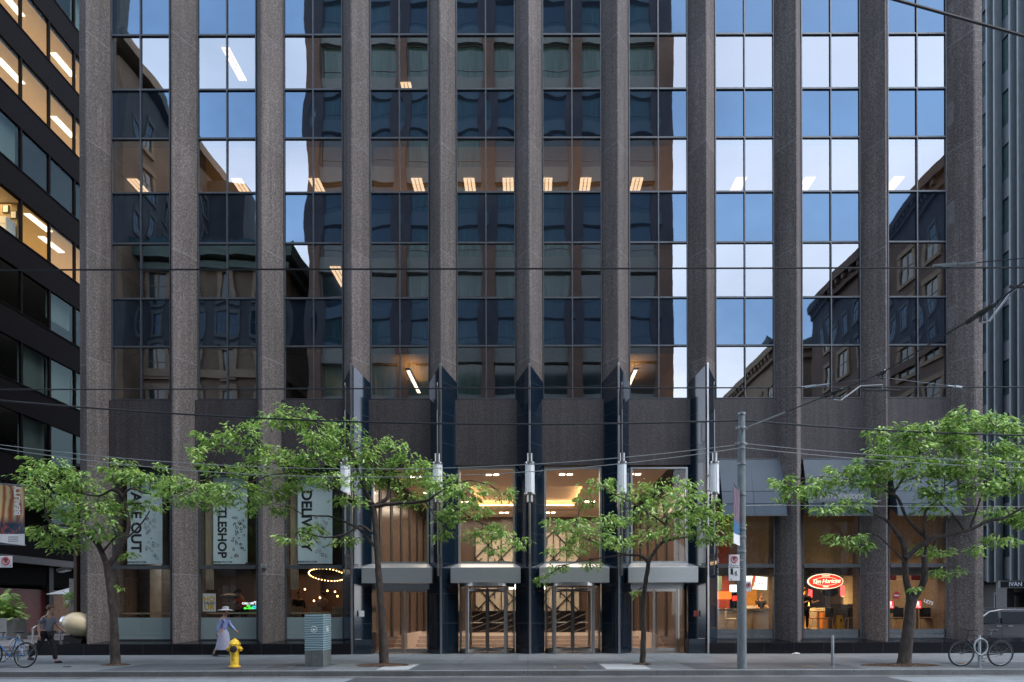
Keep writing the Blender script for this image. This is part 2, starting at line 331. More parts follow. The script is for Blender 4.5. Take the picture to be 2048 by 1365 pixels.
def brick(name, c1, c2, mortar, s=1.0):
    m, n, o = newmat(name); p = N(n, "ShaderNodeBsdfPrincipled"); n.links.new(p.outputs[0], o.inputs[0]); p.inputs['Roughness'].default_value = .85
    tc = N(n, "ShaderNodeTexCoord"); sp = N(n, "ShaderNodeSeparateXYZ"); n.links.new(tc.outputs['Object'], sp.inputs[0])
    cb = N(n, "ShaderNodeCombineXYZ"); n.links.new(math_node(n, 'ADD', sp.outputs[0], sp.outputs[1]), cb.inputs[0]); n.links.new(sp.outputs[2], cb.inputs[1])
    b = N(n, "ShaderNodeTexBrick"); b.inputs['Scale'].default_value = 1; b.inputs['Brick Width'].default_value = .22*s; b.inputs['Row Height'].default_value = .075*s; b.inputs['Mortar Size'].default_value = .012*s
    b.inputs['Color1'].default_value = (*c1, 1); b.inputs['Color2'].default_value = (*c2, 1); b.inputs['Mortar'].default_value = (*mortar, 1); n.links.new(cb.outputs[0], b.inputs['Vector'])
    t = N(n, "ShaderNodeTexNoise"); t.inputs['Scale'].default_value = .5; t.inputs['Detail'].default_value = 6; n.links.new(tc.outputs['Object'], t.inputs['Vector'])
    mr = N(n, "ShaderNodeMapRange"); mr.inputs[1].default_value = .3; mr.inputs[2].default_value = .7; mr.inputs[3].default_value = .7; mr.inputs[4].default_value = 1.25; n.links.new(t.outputs[0], mr.inputs[0])
    mul = N(n, "ShaderNodeMix", data_type='RGBA', blend_type='MULTIPLY'); mul.inputs[0].default_value = 1; n.links.new(b.outputs[0], mul.inputs[6]); n.links.new(mr.outputs[0], mul.inputs[7]); n.links.new(mul.outputs[2], p.inputs['Base Color'])
    return m
brick('brick_brown', (.14,.075,.055), (.18,.10,.07), (.13,.11,.1))
brick('brick_old', (.12,.075,.055), (.16,.11,.075), (.12,.11,.09))
brick('brick_dark', (.08,.05,.045), (.11,.065,.055), (.12,.1,.09))
pbr('sandstone', (.22,.175,.13), .85, var=.2, scale=2, bump=.3)
pbr('copper_green', (.05,.095,.085), .6, var=.25, scale=2)
pbr('spandrel_grey', (.20,.225,.22), .8, var=.08)
pbr('far_glass', (.03,.055,.06), .08, var=.3, scale=1, spec=.9)
pbr('curtain_glass', (.07,.125,.105), .12, var=.5, scale=1.2, stretch=(6,6,.3), spec=.8)
# ================================================================ GROUND
def sheet(name, x0, y0, x1, y1, z, m):
    mb = MB(); nx = max(1, int((x1-x0)/8)); 
    mb.poly([(x0,y0,z),(x1,y0,z),(x1,y1,z),(x0,y1,z)]); o = mb.build(name, MT[m], fixn=False); tag(o, kind='structure'); return o
sheet('ground', -400, -400, 400, 400, -.30, 'asphalt')
tag(MB().box((-120,-18.6,-.29),(120,-6.25,-.125)).build('road', MT['road_concrete']), kind='structure')
sheet('asphalt_patch', PX(700,-7), -9.2, PX(1790,-7), -6.55, -.121, 'asphalt')
tag(MB().box((18.5,-6.25,-.29),(30,120,-.128)).build('side_road', MT['asphalt']), kind='structure')
sheet('gutter', -120, -6.62, 120, -6.262, -.1205, 'gutter')
# near pavement, kerb
tag(MB().box((-120,-6.10,-.29),(18.3,-.6,0)).box((-15.6,-.6,-.29),(17.9,8.0,-.01)).build('sidewalk', MT['sidewalk']), kind='structure')
tag(MB().box((-120,-6.26,-.29),(18.45,-6.102,.012)).build('kerb', MT['kerb'], bevel=.015), kind='structure')
tag(MB().box((30.0,-5,-.29),(60,120,0)).build('far_pavement', MT['sidewalk']), kind='structure')
tag(MB().box((-120,-24.5,-.29),(120,-18.6,0)).build('opposite_pavement', MT['sidewalk']), kind='structure')
for i,(a,b) in enumerate(((-16.5,-13.9),(-10.6,-5.25),(-2.9,1.9),(4.15,8.35),(11.2,17.6))):
    sheet('paver_strip', a, -5.98, b, -4.25, .004, 'pavers')
for a,b in ((-3.75,-2.95),(1.95,3.05)): sheet('new_slab', a, -5.98, b, -4.5, .006, 'newslab')
sheet('new_slab', PX(1037,-2.6), -3.6, PX(1245,-2.6), -1.0, .004, 'newslab').data.materials[0] = MT['kerb']
# plaza on the left with its steps
tag(MB().box((-60,-.35,-.29),(-15.75,40,.30)).build('plaza', MT['plaza']), kind='structure')
mb = MB()
for k in range(2): mb.box((-60,-.35-.33*(k+1),-.29),(-16.95,-.351-.33*k,.20-.1*k))
tag(mb.build('plaza_steps', MT['plaza']), kind='structure')

# ================================================================ THE GRANITE OFFICE BUILDING
PIT = 3.0219; PW = .478; XP = [PX(1060) + (i-5)*PIT for i in range(11)]
XB = [(XP[i]+XP[i+1])/2 for i in range(10)]; BW = (PIT-2*PW)/2          # half a bay's clear width
PD = .69; PDC = .60; ZTOP = 30.0
BLD = empty('office_building', (0,0,0), 0, 'brown granite office building with V shaped piers and mirrored windows in the middle', 'office building')

def pier_plan(x, g=0.0, d=PD):
    return [(x-PW-g, .5), (x-PW-g, -g), (x-.05, -d+.06-g), (x-.02, -d-g), (x+.02, -d-g), (x+.05, -d+.06-g), (x+PW+g, -g), (x+PW+g, .5)]
for i, x in enumerate(XP):
    mb = MB()
    if i == 0:
        pl = [(x-.62,.5),(x-.62,-.05),(x-.34,-.05),(x-.34,.04),(x-.06,.04),(x+.02,-.55),(x+.08,-.68),(x+.13,-.70),(x+.17,-.67),(x+PW,0),(x+PW,.5)]
    elif i == 10:
        pl = [(2*x-p[0],p[1]) for p in [(x-.56,.5),(x-.56,-.30),(x-.32,-.30),(x-.32,-.22),(x-.24,-.22),(x-.06,-.64),(x-.02,-.69),(x+.03,-.67),(x+PW,0),(x+PW,.5)]][::-1]
    else: pl = pier_plan(x, 0, PDC if 3 <= i <= 7 else PD)
    zb = [.38 + .10*max(0, (p[1]+.75)/.75) - .012 for p in pl]
    mb.prism(pl, zb, ZTOP); mb.build('pier', MT['pier_stone'], BLD)
# side walls, roof slab and back of the building
mb = MB(); xl, xr = XP[0]-.60, XP[10]+.54
mb.box((xl,.5,-.2),(xl+.3,22,ZTOP)).box((xr-.3,.5,-.2),(xr,22,ZTOP)).box((xl,22,-.2),(xr,22.3,2.9)).box((xl,22,4.2),(xr,22.3,ZTOP)).box((xl,.1,ZTOP),(xr,22.3,ZTOP+.4))
mb.build('wall', MT['pier_stone'], BLD)

# polished cladding on the five entrance piers
for i in range(3, 8):
    x = XP[i]; pl = pier_plan(x, .028, PDC); zt = [PZ(769,0)]*2 + [PZ(732,-.58), PZ(728,-.63), PZ(728,-.63), PZ(732,-.58)] + [PZ(769,0)]*2
    MB().prism(pl, -.01, zt).build('granite_cladding', MT['cladding'], BLD)
    MB().box((x-.035,-PDC-.085,-.01),(x+.035,-PDC-.03,PZ(727,-.68))).build('edge_strip', MT['steel'], BLD, bevel=.006)

# plinth (left of pier 3, right of pier 7) with a sloping top
prof = [(-.75,-.2),(-.75,.37),(0.05,.475),(.16,.475),(.16,-.2)]
MB().ext(prof, -16.85, XP[3]-.05).build('plinth', MT['plinth'], BLD)
MB().ext(prof, XP[7]+.05, 18.3).build('plinth', MT['plinth'], BLD)
MB().box((XP[3]+.06,-.56,-.01),(XP[3]+.62,-.05,.50)).build('plinth_block', MT['cladding'], BLD)
MB().box((XP[7]-.62,-.56,-.01),(XP[7]-.06,-.05,.50)).build('plinth_block', MT['cladding'], BLD)

# rows of glass: py of the horizontal bars
ROWS = [-240, -136, -30, 71, 180, 277.5, 386, 487, 597, 693, 799]
ZR = [PZ(p) for p in ROWS]
random.seed(5)
def pane_mesh(x0, x1, z0, z1, y, amp, mb, nx=7, nz=8):
    tx, tz = random.gauss(0,.0012), random.gauss(0,.0012); px_, pz_ = random.uniform(-.12,.12), random.uniform(-.2,.2); base = len(mb.v)
    for j in range(nz+1):
        for i in range(nx+1):
            u, v = i/nx, j/nz; b = amp*math.sin(math.pi*min(1,max(0,u+px_*u*(1-u)*2)))**.8*math.sin(math.pi*v)**.8
            mb.v.append((x0+(x1-x0)*u, y - b + tx*(u-.5) + tz*(v-.5), z0+(z1-z0)*v))
    for j in range(nz):
        for i in range(nx):
            a = base+j*(nx+1)+i; mb.f.append([a,a+1,a+nx+2,a+nx+1]); mb.m.append(mb.cur)
for b, x in enumerate(XB):
    for r in range(len(ROWS)-1):
        zt, zb = ZR[r], ZR[r+1]; vis = (r % 2 == 1); x0, x1 = x-BW, x+BW
        fr = MB(); t = .028
        fr.box((x0,-.045,zb),(x0+.035,.04,zt)).box((x1-.035,-.045,zb),(x1,.04,zt)).box((x-.02,-.05,zb+t),(x+.02,.04,zt-t))
        fr.box((x0+.0351,-.047,zb),(x1-.0351,.04,zb+t)).box((x0+.0351,-.047,zt-t),(x1-.0351,.04,zt))
        w_ = fr.build('window' if vis else 'spandrel', MT['mullion'], BLD)
        pm = MB(); amp = (-.0012 if vis else .0045)*random.uniform(.5,1.3)
        pane_mesh(x0+.034, x-.019, zb+t, zt-t, 0, amp, pm); pane_mesh(x+.019, x1-.034, zb+t, zt-t, 0, amp*random.uniform(.6,1.3), pm)
        pm.build('pane', MT['vision_glass' if vis else 'spandrel_glass'], w_, smooth=True, fixn=False)

# office floors behind the glass
for r in range(1, len(ROWS)-1, 2):
    zt, zb = ZR[r], ZR[r+1]
    MB().box((xl+.3,.12,zt),(xr-.3,21.9,zt+.12)).build('ceiling', MT['ceil_tile'], BLD)
    MB().box((xl+.3,.12,zb-.15),(xr-.3,21.9,zb-.02)).build('floor_slab', MT['room_beige' if r == 5 else 'room_dark'], BLD)  # lit storey gets a paler floor, to bounce lamplight up
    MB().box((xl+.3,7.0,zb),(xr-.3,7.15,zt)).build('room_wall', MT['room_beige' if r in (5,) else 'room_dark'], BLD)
    MB().box((xl+.3,.09,zb-1.9),(xr-.3,.118,zb-.16)).build('backing_panel', MT['black'], BLD)
def troffer(x, y0, y1, z, wd=.42, m='office_lamp'):
    o = MB().box((x-wd/2,y0,z-.03),(x+wd/2,y1,z-.004)).build('ceiling_light', MT[m], BLD)
    lv = MB().box((x-wd/2-.03,y0-.03,z-.034),(x-wd/2,y1+.03,z-.003)).box((x+wd/2,y0-.03,z-.034),(x+wd/2+.03,y1+.03,z-.003))
    for q in (-.17,.17): lv.box((x+q*wd-.012,y0,z-.036),(x+q*wd+.012,y1,z-.0301))
    lv.build('louvre', MT['lobby_ceil'], o); return o
for px in (267,475,630,835,940,1018,1096,1174,1278,1485,1622,1800): troffer(PX(px,1.8), 1.8, 3.1, ZR[5])
troffer(-10.75, .4, 1.65, ZR[3], .3); troffer(PX(812,1.6), 1.75, 2.3, ZR[3], .4)
troffer(PX(672,1.3), 1.3, 2.6, ZR[7], .42)
# two lit rooms on the lowest office floor
zt, zb = ZR[9], ZR[10]
for (xa, xb, xf) in ((XB[3]-BW-.5, XB[3]+BW+.4, XB[3]+.12), (XB[6]-BW-.4, XB[6]+BW-.2, XB[6]-.66)):
    MB().box((xa-.06,.13,zb),(xa,4.5,zt)).box((xb,.13,zb),(xb+.06,4.5,zt)).box((xa-.06,4.5,zb),(xb+.06,4.56,zt)).box((xa,.13,zt-.03),(xb,4.5,zt-.01)).build('room_partition', MT['room_beige'], BLD)
    h = MB().box((xf-.10,.7,zt-.52),(xf+.10,2.9,zt-.46)).tube([(xf,1.0,zt-.46),(xf,1.0,zt)],.01).tube([(xf,2.6,zt-.46),(xf,2.6,zt)],.01).build('ceiling_light', MT['darkgrey'], BLD)
    MB().box((xf-.06,.75,zt-.535),(xf+.06,2.85,zt-.522)).build('tube_lamp', MT['whitelamp'], h)
    MB().box((xf-.08,.8,zt-.455),(xf+.08,2.8,zt-.45)).build('uplight', emis('uplight', (1,.68,.32), 9) if 'uplight' not in MT else MT['uplight'], h)
MB().box((XB[0]-BW+.02,.2,zb),(XB[0]-BW+.45,.5,zt)).build('room_column', MT['lobby_wall'], BLD)

# dark granite panels over the ground floor
zt, zb = PZ(799,-.11), PZ(931,-.11)
for x in XB:
    MB().box((x-1.117,-.11,zb),(x+1.117,.35,zt)).build('stone_panel', MT['panel_stone'], BLD)
ZH = zb
# ---------------- shop fronts of the ground floor
ZS = PZ(1279); ZT0, ZT1 = PZ(1137), PZ(1130)
def shopfront(b, film):
    x = XB[b]; x0, x1 = x-BW, x+BW
    fr = MB(); fr.box((x0,-.03,ZS),(x0+.05,.09,ZH)).box((x1-.05,-.03,ZS),(x1,.09,ZH)).box((x0+.051,-.06,ZT0),(x1-.051,.09,ZT1)).box((x0+.051,-.04,ZS),(x1-.051,.09,ZS+.04))
    fr.box((x0+.051,-.03,ZH-.34),(x1-.051,.09,ZH-.28))
    f = fr.build('shop_window', MT['mullion'], BLD)
    MB().box((x0+.05,.02,ZS+.04),(x1-.05,.03,ZT0)).box((x0+.05,.02,ZT1),(x1-.05,.03,ZH-.34)).build('pane', MT['shop_glass'], f)
    MB().box((x0+.05,.0,ZH-.28),(x1-.05,.08,ZH)).build('head_shade_panel', MT['black'], f)  # black panel stands in for the shaded gap at the recessed head
    if film == 'frost': MB().box((x0+.05,.032,ZS+.04),(x1-.05,.036,PZ(1234))).build('frosted_film', MT['frost'], f)
    if film == 'panel': MB().box((x0+.05,.032,ZS+.04),(x1-.05,.05,PZ(1260))).build('kick_panel', MT['midgrey'], f)
m, n, o = newmat('frost'); d = N(n, "ShaderNodeBsdfDiffuse"); d.inputs[0].default_value = (.46,.57,.59,1); g = N(n, "ShaderNodeBsdfTransparent"); mx = N(n, "ShaderNodeMixShader"); mx.inputs[0].default_value = .12
n.links.new(d.outputs[0], mx.inputs[1]); n.links.new(g.outputs[0], mx.inputs[2]); n.links.new(mx.outputs[0], o.inputs[0])
for b in (0,1,2): shopfront(b, 'frost')
for b in (7,8,9): shopfront(b, 'panel')

# ---------------- entrance bays: tall window, steel hood, doors
for b in (3,4,5,6):
    x = XB[b]; h = 1.0
    z0, z1 = PZ(1127), ZH-.06
    f = MB().box((x-h,-.06,z0),(x-h+.07,.06,z1)).box((x+h-.07,-.06,z0),(x+h,.06,z1)).box((x-h+.071,-.055,z0),(x+h-.071,.06,z0+.06)).box((x-h+.071,-.055,z1-.06),(x+h-.071,.06,z1)).build('entrance_window', MT['brushed'], BLD)
    MB().box((x-h+.07,.0,z0+.06),(x+h-.07,.01,z1-.06)).build('pane', MT['door_glass'], f)
    MB().box((x-BW,.05,z0-.2),(x-h-.002,.12,ZH)).box((x+h+.002,.05,z0-.2),(x+BW,.12,ZH)).build('jamb_panel', MT['cladding'], BLD)
    wt, wb = .985, 1.19; zt_, zf, zl = 3.135, 2.95, PZ(1166,-.62)
    V = [(x-wt,-.06,zt_),(x+wt,-.06,zt_),(x+wb,-.62,zf),(x-wb,-.62,zf),(x-wb,-.62,zl),(x+wb,-.62,zl),(x+wb,-.02,zl),(x-wb,-.02,zl),(x-wb,-.02,zf),(x+wb,-.02,zf)]
    mb = MB(); mb.v = V; mb.f = [[3,2,1,0],[4,5,2,3],[7,6,5,4],[0,1,9,8],[8,9,6,7],[0,8,3],[1,2,9],[3,8,7,4],[2,5,6,9]]; mb.m = [0]*9
    mb.build('canopy', MT['brushed'], BLD, bevel=.006)
def drum(bmx, c, r, a0, a1, z0, z1, th=.03, n=14):
    plan = [(c[0]+r*math.sin(a0+(a1-a0)*i/n), c[1]-r*math.cos(a0+(a1-a0)*i/n)) for i in range(n+1)] + [(c[0]+(r-th)*math.sin(a0+(a1-a0)*i/n), c[1]-(r-th)*math.cos(a0+(a1-a0)*i/n)) for i in range(n, -1, -1)]
    k = n+1
    for i in range(n):
        q = [plan[i], plan[i+1], plan[2*k-2-i], plan[2*k-1-i]]; bmx.prism(q, z0, z1)
for b in (4,5):
    x = XB[b]; c = (x, .22); r = .98; z1 = PZ(1172,-.6)
    fr = MB(); drum(fr, c, r, -math.pi, math.pi, z1, z1+.12, .25, 40); drum(fr, c, r, R(44), R(136), -.0, .13, .06); drum(fr, c, r, -R(136), -R(44), -.0, .13, .06)
    for a in (-136,-44,44,136): fr.box((c[0]+(r-.03)*math.sin(R(a))-.045, c[1]-(r-.03)*math.cos(R(a))-.045, 0),(c[0]+(r-.03)*math.sin(R(a))+.045, c[1]-(r-.03)*math.cos(R(a))+.045, z1))
    for a in (-90,90): fr.box((c[0]+(r-.03)*math.sin(R(a))-.03, c[1]-.03, .13),(c[0]+(r-.03)*math.sin(R(a))+.03, c[1]+.03, z1))
    fr.tube([(c[0],c[1],.02),(c[0],c[1],z1)], .03, 12)
    rd = fr.build('revolving_door', MT['steel'], BLD)
    for a_, b_ in ((44,136),(-136,-44)): gl = MB(); drum(gl, c, r-.02, R(a_), R(b_), .13, z1, .012); gl.build('curved_glass', MT['door_glass'], rd)
    for k in range(4):
        an = math.pi/4 + k*math.pi/2 + (.03 if b == 4 else -.05); M4 = Matrix.Translation((c[0],c[1],0)) @ Matrix.Rotation(an, 4, 'Z')
        wg = MB().box((.04,-.02,.05),(r-.06,.02,.16)).box((.04,-.02,z1-.17),(r-.06,.02,z1-.08)).box((r-.1,-.02,.16),(r-.06,.02,z1-.17)).box((.04,-.02,.16),(.07,.02,z1-.17)).tube([(.3,-.05,1.05),(.78,-.05,1.05)], .015).xf(M4)
        wg.build('door_wing', MT['steel'], rd)
        MB().box((.07,-.004,.16),(r-.1,.004,z1-.17)).xf(M4).build('wing_glass', MT['door_glass'], rd)
    MB().box((x-BW+.0,-.02,z1+.12),(x+BW,.3,ZT0+.2)).build('door_head', MT['cladding'], BLD)
    MB().box((x-BW,.05,-.01),(x-r-.03,.3,z1+.12)).box((x+r+.03,.05,-.01),(x+BW,.3,z1+.12)).build('jamb_panel', MT['cladding'], BLD)
for b in (3,6):
    x = XB[b]; y = .35; z1 = PZ(1179,y); cx = x+.06 if b == 3 else x-.1; s = 1 if b == 3 else -1
    MB().box((x-BW,y-.05,z1),(x+BW,y+.08,PZ(1167,y))).box((x-BW,y-.1,PZ(1167,y)),(x+BW,y+.12,ZT0+.2)).build('door_head', MT['brushed'], BLD)
    for sx in (-1, 1):
        xa, xb = sorted((cx+sx*.012, cx+sx*.80)); 
        d = MB().box((xa,y-.02,.02),(xb,y+.02,.13)).box((xa,y-.02,z1-.09),(xb,y+.02,z1-.005)).box((xa,y-.015,.13),(xa+.02,y+.015,z1-.09)).box((xb-.02,y-.015,.13),(xb,y+.015,z1-.09)).build('swing_door', MT['steel'], BLD)
        MB().box((xa+.02,y-.005,.13),(xb-.02,y+.005,z1-.09)).build('door_glass_pane', MT['door_glass'], d)
        MB().tube([(cx+sx*.09,y-.09,.15),(cx+sx*.09,y-.09,z1-.1)],.018).build('door_handle', MT['steel'], d)
    MB().box((cx-s*.86-.03,y-.05,0),(cx-s*.86+.03,y+.05,z1)).build('door_post', MT['steel'], BLD)
    xa, xb = sorted((cx-s*.89, x-s*BW)); MB().box((xa,y-.005,.02),(xb,y+.005,z1)).build('side_glass', MT['door_glass'], BLD)
    xa, xb = sorted((cx+s*.81, x+s*BW)); MB().box((xa,y-.03,.0),(xb,y+.05,z1)).build('jamb_panel', MT['cladding'], BLD)
# ---------------- lobby
LX = 5.62; LB = 10.8; ZC = ZH+.02; zf = .44
MB().box((-LX,.3,-.2),(LX,3.3,.012)).build('lobby_floor', MT['lobby_floor'], BLD)
mb = MB()
for k in range(3): mb.box((-LX,3.3+.32*k,-.2),(LX,LB,.145*(k+1)))
mb.build('lobby_steps', MT['step_stone'], BLD)
# ceiling with a lit recess
cx0, cx1, cy0, cy1 = -2.35, 2.3, 3.3, 8.0
mb = MB().box((-LX,.3,ZC),(cx0,LB,ZC+.1)).box((cx1,.3,ZC),(LX,LB,ZC+.1)).box((cx0,.3,ZC),(cx1,cy0,ZC+.1)).box((cx0,cy1,ZC),(cx1,LB,ZC+.1)).box((cx0-.4,cy0-.4,ZC+.34),(cx1+.4,cy1+.4,ZC+.4))
mb.box((cx0-.4,cy0-.4,ZC+.1),(cx0-.36,cy1+.4,ZC+.34)).box((cx1+.36,cy0-.4,ZC+.1),(cx1+.4,cy1+.4,ZC+.34)).box((cx0-.4,cy0-.4,ZC+.1),(cx1+.4,cy0-.36,ZC+.34)).box((cx0-.4,cy1+.36,ZC+.1),(cx1+.4,cy1+.4,ZC+.34))
for k, q in enumerate((.14,.28)):   # stepped moulding round the recess
    mb.box((cx0-q-.5,cy0-q-.5,ZC-.03*(2-k)),(cx0-q-.42,cy1+q+.5,ZC)).box((cx1+q+.42,cy0-q-.5,ZC-.03*(2-k)),(cx1+q+.5,cy1+q+.5,ZC)).box((cx0-q-.42,cy1+q+.42,ZC-.03*(2-k)),(cx1+q+.42,cy1+q+.5,ZC))
mb.build('lobby_ceiling', MT['lobby_ceil'], BLD)
mb = MB().box((cx0-.2,cy0-.2,ZC+.11),(cx0-.1,cy1+.2,ZC+.15)).box((cx1+.1,cy0-.2,ZC+.11),(cx1+.2,cy1+.2,ZC+.15)).box((cx0-.1,cy1+.1,ZC+.11),(cx1+.1,cy1+.2,ZC+.15)).box((cx0-.1,cy0-.2,ZC+.11),(cx1+.1,cy0-.1,ZC+.15))
mb.build('cove_light', MT['cove'], BLD)
for sx in (-1, 1):
    X = sx*5.46 if sx < 0 else 5.58
    MB().box((X,.3,.0),(X+sx*.1,LB,ZC)).build('lobby_wall', MT['lobby_wall'], BLD)
    mb = MB(); y = 1.0
    while y < LB-.3: mb.box((X-sx*.001,y,zf),(X-sx*.03,y+.34,ZC-.25)); y += 1.75
    mb.box((X-sx*.001,.3,ZC-.1),(X-sx*.5,LB,ZC-.001)); mb.build('wall_strip', MT['black'], BLD)
    mb = MB(); mb.box((X-sx*.9,1.2,.0),(X-sx*.8,4.6,.62)).build('stair_balustrade', MT['step_stone'], BLD)
MB().box((-LX,LB,0),(LX,LB+.15,ZC)).build('lobby_back_wall', MT['lobby_wall'], BLD)
MB().box((-2.8,LB-.12,zf),(2.8,LB-.02,5.7)).build('feature_wall', MT['gold'], BLD)
mb = MB(); random.seed(3)                                  # black lattice of angular bars in front of the feature wall
def bar(x0,z0,x1,z1,t=.035):
    d = Vector((x1-x0,0,z1-z0)).normalized(); nrm = Vector((-d.z,0,d.x))*t; y0, y1 = LB-.2, LB-.14; a = Vector((x0,0,z0)); b = Vector((x1,0,z1))
    P = [a+nrm, b+nrm, b-nrm, a-nrm]; mb.v += [(p.x,y0,p.z) for p in P]+[(p.x,y1,p.z) for p in P]; n_ = len(mb.v)-8
    for q in ((0,1,2,3),(7,6,5,4),(0,4,5,1),(1,5,6,2),(2,6,7,3),(3,7,4,0)): mb.f.append([n_+i for i in q]); mb.m.append(0)
for i in range(9): bar(-2.8+.7*i, 1.4, -2.8+.7*i, 5.7, .022)
for i in range(8):
    for j in range(6):
        x0 = -2.8+.7*i; z0 = 1.45+.72*j; s = (i+j) % 2
        bar(x0, z0+(.72 if s else 0), x0+.7, z0+(0 if s else .72), .03)
        if random.random() < .6: bar(x0+.35, z0+.36, x0+.35, z0+.72*random.choice((0,1)), .02)
        if random.random() < .4: bar(x0, z0+.36, x0+.35, z0+(.72 if s else 0), .02)
mb.build('lattice_screen', MT['black'], BLD)
for (x,y) in ((-4.2,1.6),(-1.3,1.3),(1.45,1.3),(4.0,1.3),(4.2,4.5),(-4.2,4.5),(-4.0,8.5),(4.0,8.5),(-1.2,9.4),(1.2,9.4),(2.9,6.5),(-2.9,6.5)):
    mb = MB()
    for k in (-1,1): mb.box((x+k*.14-.09,y-.09,ZC-.012),(x+k*.14+.09,y+.09,ZC-.002))
    mb.build('downlight', MT['lobby_lamp'], BLD)
def area(name, loc, sx, sy, e, col=(1,.83,.66), rot=(0,0,0)):
    l = bpy.data.lights.new(name, 'AREA'); l.shape = 'RECTANGLE'; l.size = sx; l.size_y = sy; l.energy = e; l.color = col
    o = bpy.data.objects.new(name, l); COL.objects.link(o); o.location = loc; o.rotation_euler = rot; return o
area('lobby_lamp_light', (0,6.0,ZC-.06), 9, 7, 218.4); area('lobby_lamp_light', (0,1.7,ZC-.06), 9, 2, 68.0)
# shells of the two shop units
def room(x0, x1, yb, zf_, zc, mw, mf, mc, openings=()):
    MB().box((x0,.16,-.2),(x1,yb,zf_)).build('shop_floor', MT[mf], BLD)
    MB().box((x0,.1,zc),(x1,yb,zc+.1)).build('shop_ceiling', MT[mc], BLD)
    mb = MB().box((x0-.1,.1,0),(x0,yb,zc)).box((x1,.1,0),(x1+.1,yb,zc)); cur = x0
    for (a,b,za,zb_) in sorted(openings):
        mb.box((cur,yb,0),(a,yb+.12,zc)).box((a,yb,0),(b,yb+.12,za)).box((a,yb,zb_),(b,yb+.12,zc)); cur = b
    mb.box((cur,yb,0),(x1,yb+.12,zc)); mb.build('shop_wall', MT[mw], BLD)
room(-15.9, -5.75, 7.0, .48, ZH+.05, 'darkwood', 'darkwood', 'room_dark')

# pale repair patches on the right corner pier
x = XP[10]; fa = Vector((x-PW,0,0)); fb = Vector((x-.03,-.67,0)); nrm = Vector((-.67,-.45,0)).normalized()*.004
pbr('patch', (.17,.16,.165), .85, var=.35, scale=14)
for k, (a_, b_, ya, yb_) in enumerate(((.05,.32,405,452),(.04,.30,612,660),(.05,.30,205,252),(.1,.26,5,32))):
    za, zb_ = PZ(yb_,-.2), PZ(ya,-.2); P = [fa.lerp(fb,a_), fa.lerp(fb,b_)]; q = [(P[0].x+nrm.x,P[0].y+nrm.y,za),(P[1].x+nrm.x,P[1].y+nrm.y,za+.12),(P[1].x+nrm.x,P[1].y+nrm.y,zb_),(P[0].lerp(P[1],.8).x+nrm.x,P[0].lerp(P[1],.8).y+nrm.y,zb_+.05),(P[0].x+nrm.x,P[0].y+nrm.y,zb_-.03)]
    MB().poly(q).build('repair_patch', MT['patch'], BLD, fixn=False)

area('office_lamp_light', (0,3.4,ZR[5]-.06), 28, 4.5, 210, (1,.76,.5))
# ================================================================ BLACK OFFICE BLOCK ON THE LEFT (beyond the plaza)
LBX = -25.5; LY0, LY1 = 3.0, 34.0
LB_ = empty('black_office_block', (0,0,0), 0, 'black office block at the left edge with slanting bands of windows, some warmly lit', 'office block')
heads = [44.0-3.6*k for k in range(11)]; WH = 2.25
mb = MB()
for k, h in enumerate(heads):
    z1 = h-WH; z0 = (heads[k+1] if k < 10 else z1-1.85)
    mb.box((LBX-.35,LY0,z0),(LBX,LY1,z1))
mb.box((LBX-.35,LY0,44.0),(LBX,LY1,46)); mb.build('spandrel_band', MT['blackmetal'] if 'blackmetal' in MT else pbr('blackmetal', (.007,.006,.007), .8, var=.2, spec=.06), LB_)
MB().box((LBX-12,LY0-.25,3.0),(LBX,LY0,46)).box((LBX-12,LY1,0),(LBX,LY1+.2,46)).build('end_wall', MT['blackmetal'], LB_)
MUL = [8.78+1.7*k for k in range(-3,15)]
for k, h in enumerate(heads):
    zb = h-WH; fr = MB().box((LBX-.12,LY0,h-.10),(LBX+.03,LY1,h)).box((LBX-.12,LY0,zb),(LBX+.03,LY1,zb+.06))
    for y in MUL: fr.box((LBX-.11,y-.05,zb+.06),(LBX+.02,y+.05,h-.10))
    f = fr.build('window', MT['blackmetal'], LB_)
    MB().box((LBX-.06,LY0,zb+.06),(LBX-.05,LY1,h-.10)).build('pane', MT['left_glass'], f)
    MB().box((LBX-8,LY0,h),(LBX-.36,LY1,h+.1)).build('ceiling', MT['ceil_tile'], LB_)
    MB().box((LBX-8,LY0,zb-.3),(LBX-.36,LY1,zb)).build('floor_slab', MT['room_beige' if k in (3,4,6) else 'room_dark'], LB_)  # floors of lit rooms coloured pale to bounce light onto the ceiling
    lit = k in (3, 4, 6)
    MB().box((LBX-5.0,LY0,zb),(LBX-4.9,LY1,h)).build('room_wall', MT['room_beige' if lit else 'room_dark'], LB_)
    if lit:
        for y in ([8.9, 12.3, 15.7, 19.1, 5.5] if k < 5 else [9.9, 11.7]):
            X = -26.8 if k < 5 else -26.2-.8*(y > 11)
            MB().box((X-.17,y,h-.03),(X+.17,y+1.4,h-.004)).build('ceiling_light', MT['office_lamp'], LB_)
        area('office_block_light', (LBX-2.6,13.0,h-.08), 3.5, 16,  403.2, (1,.72,.38))
    else:
        for q, y in enumerate(MUL[:-1]):
            if random.random() < .45: MB().box((LBX-.30,y+.06,h-random.choice((.5,1.5,2.2,2.2))),(LBX-.28,y+1.64,h)).build('blind', MT['blind'], LB_)
zr = heads[6]
MB().box((LBX-4.8,9.1,zr-WH),(LBX-.5,9.2,zr)).build('room_partition', MT['room_beige'], LB_)
